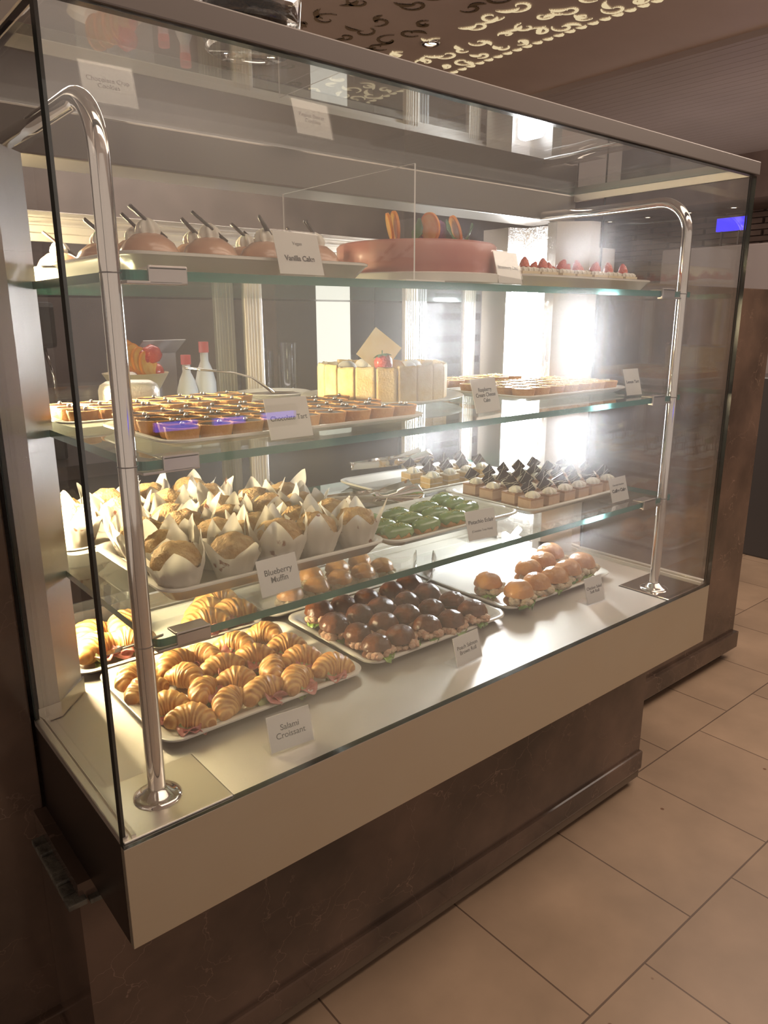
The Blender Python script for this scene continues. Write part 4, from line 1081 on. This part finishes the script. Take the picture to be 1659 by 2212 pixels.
# dark plastic crates seen at the far left under the lowest shelf
bm = bmesh.new(); loft(bm, [(rrect(.15, .05, .012), 0), (rrect(.17, .06, .012), .05), (rrect(.16, .05, .010), .05), (rrect(.145, .043, .01), .004)])
tag(obj('black_tub', bm, M('black_plastic', (.03, .03, .032), .35), loc=(.225, .715, .022), rot=(0, 0, .02), auto=40), 'black plastic tub on the door sill behind the rear croissants', 'tub')
sb = thing('black_spatula', 'black handled spatula poking out over the rear croissants', 'spatula', (.225, .45, .075), 2.4)
bm = bmesh.new(); box(bm, -.035, .05, -.004, .004, -.002, .002, bev=.001); obj('handle', bm, black_rubber, sb)
bm = bmesh.new(); box(bm, .05, .09, -.012, .012, -.001, .001); obj('blade', bm, chrome, sb, smooth=False)
sb.rotation_euler = (0, .35, 2.4)

# ---------------------------------------------------------------- on top of the case
def jar(x, y, r, h, label, fill):
    t = thing('cookie_jar', label, 'jar', (x, y, 1.0105))
    prof = [(0, 0), (r * .80, 0), (r * .88, .003), (r * .80, .008), (r * .92, .014), (r, .028), (r * 1.04, h * .3), (r * 1.02, h * .8), (r * .9, h)]
    inn = [(r * .86, h), (r * .98, h * .8), (r * 1.0, h * .3), (r * .95, .034), (r * .80, .020), (0, .018)]
    bm = bmesh.new(); lathe(bm, prof + inn, 48, mod=lambda a, i: 1 + (.012 * math.sin(24 * a) if 2 < i < 6 else 0)); obj('glass_body', bm, M('jar_glass', (1, 1, 1), .02, trans=1.0), t)
    for k in range(12):
        a = k * 2.4; rr = r * (.12 if k % 3 == 0 else .52); q = bmesh.new()
        lathe(q, [(0, 0), (r * .36, 0), (r * .40, .004), (r * .36, .010), (r * .2, .013), (0, .014)], 20, mod=lambda b, i: 1 + .05 * math.sin(5 * b + k))
        xform(q, (rr * math.cos(a), rr * math.sin(a), .022 + .0135 * (k // 3)), (rnd.uniform(-.15, .15), rnd.uniform(-.15, .15), 0)); obj('cookie', q, fill, t)
    bm = bmesh.new(); lathe(bm, [(0, h), (r * .98, h), (r, h + .006), (r * .6, h + .03), (r * .2, h + .035), (r * .22, h + .05), (0, h + .055)], 40); obj('lid', bm, chrome, t)
ck1 = M('cookie_dough', (.42, .24, .11), .8, col2=(.10, .05, .03), nscale=70, bump=.6, bscale=120)
jar(.300, .100, .066, .20, 'large ribbed glass cookie jar on top of the case near its front edge', ck1)
card(.255, .470, 1.0115, -.05, 'Chocolate Chip\nCookies', .0110, 'name card reading Chocolate Chip Cookies on top of the case at the left', 'cards on top of the case', w=.085, h=.065)
card(.640, .440, 1.0115, .05, 'Peanut Butter\nCookies', .0110, 'name card reading Peanut Butter Cookies on top of the case in the middle', 'cards on top of the case', w=.085, h=.065)

# ---------------------------------------------------------------- kitchen behind the case
kc = thing('kitchen_counter', 'dark back counter in the kitchen seen through the sliding doors', 'counter', (0, 0, 0))
obj('worktop', bxm(-.3, 1.70, 1.35, 1.95, .22, .26), dark_steel, kc, smooth=False); obj('body', bxm(-.28, 1.68, 1.39, 1.95, FZ, .22), M('dark_cabinet', (.05, .045, .042), .4), kc, smooth=False)
sh = obj('hanging_shelf', bxm(-.2, 1.75, 1.05, 1.25, .728, .738), M('black_shelf_board', (.02, .02, .02), .3), smooth=False); tag(sh, 'long thin black shelf hanging behind the sliding doors', 'shelf')
obj('shelf_post', bxm(1.72, 1.74, 1.05, 1.07, .26, .728), M('black_shelf_board', (.02, .02, .02), .3), sh, smooth=False)
obj('shelf_post', bxm(-.19, -.17, 1.05, 1.07, FZ, .728), M('black_shelf_board', (.02, .02, .02), .3), sh, smooth=False)
pil = obj('light_column', bxm(1.265, 1.405, 1.34, 1.349, .262, .81, bev=.01), emit('lit_column', (1, .93, .78), 1.9)); tag(pil, 'tall bright lit panel standing behind the round cheese cake', 'light')
glassw = M('drinking_glass', (.95, .97, 1), .03, trans=1.0)
blue_e = emit('blue_neon', (.10, .22, 1.0), 3.0)
for k, (x, y, h) in enumerate([(.95, 1.43, .30), (1.01, 1.5, .26), (1.07, 1.43, .36), (1.14, 1.5, .30), (1.19, 1.42, .33), (1.24, 1.52, .28), (1.47, 1.43, .28), (1.56, 1.45, .24)]):
    bm = bmesh.new(); lathe(bm, [(0, 0), (.026, 0), (.027, .01), (.012, .03), (.010, h * .25), (.030, h * .45), (.031, h), (.028, h), (.027, h * .46), (.0, h * .40)], 24)
    tag(obj('tall_glass', bm, glassw, loc=(x, y, .261), auto=60), 'tall stemmed glass on the back counter, %s from the left of its row' % ORD[k], 'glass', 'glasses on the back counter')
red = M('red_label', (.55, .06, .05), .5); wht = M('white_plastic', (.80, .78, .74), .4)
for k, (x, y, h, c2) in enumerate([(.80, 1.42, .30, 0), (.865, 1.42, .34, 1), (.80, 1.13, .0, 0)]):
    if h == 0: continue
    t = thing('syrup_bottle', ['white squeeze bottle with a pink neck on the back counter', 'white bottle with a red cap label beside the squeeze bottle'][k], 'bottle', (x, y, .261), 0)
    bm = bmesh.new(); lathe(bm, [(0, 0), (.032, 0), (.034, .01), (.034, h * .62), (.024, h * .74), (.013, h * .82), (.013, h * .9), (0, h * .9)], 24); obj('bottle_body', bm, wht, t)
    bm = bmesh.new(); lathe(bm, [(.0345, h * .28), (.0348, h * .28), (.0348, h * .5), (.0345, h * .5)], 24); obj('label_band', bm, red, t)
    bm = bmesh.new(); lathe(bm, [(0, h * .9), (.016, h * .9), (.016, h), (0, h)], 20); obj('cap', bm, red, t)
# cups on the hanging shelf
for k in range(4):
    bm = bmesh.new(); lathe(bm, [(0, 0), (.028, 0), (.036, .09), (.034, .09), (.026, .004), (0, .004)], 24)
    tag(obj('paper_cup', bm, wht, loc=(.52 + .085 * k, 1.15, .7385)), 'white paper cup on the black hanging shelf, %s from the left' % ORD[k], 'cup', 'paper cups on the hanging shelf')
# fruit basket and boxes
fb = thing('fruit_platter', 'platter of orange slices and red fruit behind the left sliding door', 'fruit', (.64, 1.44, .261))
bm = bmesh.new(); tube(bm, [(0, 0, 0), (0, 0, .20)], .03, 16); obj('pedestal', bm, M('amber_bowl', (.62, .50, .30), .3), fb)
bm = bmesh.new(); lathe(bm, [(0, 0), (.07, 0), (.10, .05), (.095, .05), (.06, .006), (0, .006)], 40); xform(bm, (0, 0, .20)); obj('bowl', bm, M('amber_bowl', (.62, .50, .30), .3), fb)
for k in range(4): orange(fb, (-.04 + .022 * k, -.04, .31 - .012 * k), (1.4, .2 * k, .5), 1.8)
for k in range(5):
    bm = bmesh.new(); blob(bm, .032, (1, 1, .9), (.03 + .03 * math.cos(k * 1.3), .03 * math.sin(k * 1.3), .25 + .014 * k), .12, 2, k, 3); obj('red_fruit', bm, berry, fb)
bx = thing('cardboard_box', 'open pale cardboard box on the back counter behind the chocolate tarts', 'box', (.76, 1.68, .261), .3)
obj('box_body', bxm(-.09, .09, -.07, .07, 0, .30), M('card_pale', (.5, .46, .42), .7), bx, smooth=False)
bm = bmesh.new(); box(bm, -.09, .09, -.0015, .0015, 0, .07); xform(bm, (0, -.07, .30), (.9, 0, 0)); obj('flap', bm, M('card_pale', (.5, .46, .42), .7), bx, smooth=False)
em = thing('coffee_machine', 'dark steel coffee machine on the back counter left of the tall glasses', 'coffee machine', (.22, 1.62, .261))
bm = bmesh.new(); box(bm, -.20, .20, -.16, .20, 0, .10, bev=.01); box(bm, -.20, .20, .02, .20, .10, .42, bev=.01); box(bm, -.20, .20, -.18, .20, .33, .46, bev=.015); obj('body', bm, M('machine_black', (.04, .04, .042), .25), em, smooth=False)
for x in (-.1, .1):
    bm = bmesh.new(); lathe(bm, [(0, .26), (.03, .26), (.032, .30), (.032, .33), (0, .33)], 24, x, -.10); tube(bm, [(x, -.10, .28), (x, -.22, .26)], .009, 10); obj('portafilter', bm, chrome, em)
bm = bmesh.new(); tube(bm, [(.16, -.17, .34), (.17, -.20, .25), (.17, -.19, .14)], .005, 10); obj('steam_wand', bm, chrome, em)
# louvred fridge cabinet, steel door, orange labelled box
fg_ = thing('louvred_cabinet', 'grey steel cabinet with horizontal louvre slots behind the right sliding door', 'cabinet', (2.0, 1.40, FZ))
fm = M('grey_cabinet_steel', (.42, .43, .45), .35, .7)
obj('cabinet_body', bxm(-.28, .28, 0, .5, 0, 1.62, bev=.006), fm, fg_, smooth=False)
for k in range(9):
    bm = bmesh.new(); prism(bm, [(-.10, 0), (-.13, -.012), (.12, -.012), (.15, 0)], 0, .028); obj('louvre', bm, dark_steel, fg_, smooth=False, loc=(0, -.001, .75 + k * .088))
sd = thing('steel_door', 'pale steel swing door with a vertical bar handle seen right of the bright light tube', 'door', (2.72, 1.36, FZ))
obj('door_leaf', bxm(-.34, .34, 0, .04, 0, 1.70, bev=.004), M('pale_door', (.50, .46, .44), .35, .3), sd, smooth=False)
bm = bmesh.new(); tube(bm, [(-.02, -.03, .85), (-.02, -.03, 1.35)], .012, 14); tube(bm, [(-.02, 0, .88), (-.02, -.03, .88)], .007, 10); tube(bm, [(-.02, 0, 1.32), (-.02, -.03, 1.32)], .007, 10); obj('bar_handle', bm, M('copper_bar', (.75, .45, .30), .25, 1.0), sd)
obj('leaf_gap', bxm(.0, .006, -.002, .0, 0, 1.70), black_rubber, sd, smooth=False)
ob = obj('orange_crate', bxm(2.62, 2.80, 1.20, 1.30, .262 - .96, .05), M('orange_plastic', (.85, .30, .04), .5), smooth=False); tag(ob, 'orange crate standing before the pale steel door', 'crate')
dk = obj('dark_fridge', bxm(1.44, 1.68, 1.53, 1.9, .262, .85, bev=.01), M('fridge_dark', (.10, .105, .11), .25, .4)); tag(dk, 'dark grey oven with a rounded corner between the lit column and the louvred cabinet', 'oven')
for k in range(2): obj('control_light', bxm(1.455 + .03 * k, 1.467 + .03 * k, 1.525, 1.53, .62, .66), emit('panel_light', (1, .97, .9), 2), dk, smooth=False)
bt = obj('blue_light_strip', bxm(1.045, 1.052, 1.58, 1.585, .262, .80), blue_e, smooth=False); tag(bt, 'thin vertical blue light behind the tall glasses', 'light')
# kitchen ceiling tubes reflected by glass, far end of the room
bs = obj('blue_sign', bxm(5.0, 5.03, 1.66, 1.86, 1.25, 1.335), emit('blue_sign_light', (.07, .05, 1.0), 1.6), smooth=False); tag(bs, 'glowing blue sign panel on the far side of the room', 'sign')
for yy in (1.70, 1.82): obj('sign_leg', bxm(5.01, 5.02, yy, yy + .01, 1.10, 1.25), dark_steel, bs, smooth=False)
fc = obj('far_cabinet', bxm(4.4, 5.6, 1.0, 1.9, FZ, 1.10, bev=.01), M('far_pale_cabinet', (.24, .20, .19), .5), smooth=False); tag(fc, 'pale cabinet far behind the marble counter at the right edge', 'cabinet')
fk = obj('far_dark_counter', bxm(4.1, 4.39, .3, 1.9, FZ, .35, bev=.01), M('far_dark', (.06, .055, .055), .3), smooth=False); tag(fk, 'low dark counter beyond the marble block at the right edge', 'counter')
# added ragged strip standing in for a reflection in the marble, left
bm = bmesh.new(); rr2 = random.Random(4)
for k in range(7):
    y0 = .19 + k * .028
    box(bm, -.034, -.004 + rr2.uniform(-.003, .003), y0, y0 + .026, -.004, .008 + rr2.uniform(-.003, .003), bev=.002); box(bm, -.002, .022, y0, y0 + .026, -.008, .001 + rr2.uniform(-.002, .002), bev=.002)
ss = obj('reflection_strip', bm, M('painted_reflection', (.13, .125, .10), .6, col2=(.04, .037, .03), nscale=35, bump=.8, bscale=90), smooth=False, loc=(-.005, -.03, -.185)); tag(ss, 'short grey green strip imitating a marble reflection, on the left flank below the case', 'reflection')

# blue lit sign on a stand across the hall, seen only as a reflection in the front glass
bn = thing('blue_light_sign', 'blue lit sign on a stand whose purple reflection crosses the chocolate tarts', 'sign', (1.78, -3.0, FZ))
obj('lit_face', bxm(-.45, -.20, .012, .02, .78, .83), emit('blue_neon_far', (.10, .08, 1.0), 4.0), bn, smooth=False); obj('lit_face', bxm(-.10, .10, .012, .02, .785, .825), emit('blue_neon_far', (.10, .08, 1.0), 4.0), bn, smooth=False); obj('lit_face', bxm(.22, .45, .012, .02, .79, .83), emit('blue_neon_far', (.10, .08, 1.0), 4.0), bn, smooth=False)
obj('sign_body', bxm(-.47, .47, -.03, .012, .74, .87), black_rubber, bn, smooth=False)
obj('stand_post', bxm(-.02, .02, -.03, .01, .02, .74), dark_steel, bn, smooth=False); obj('stand_foot', bxm(-.2, .2, -.15, .12, 0, .02), dark_steel, bn, smooth=False)
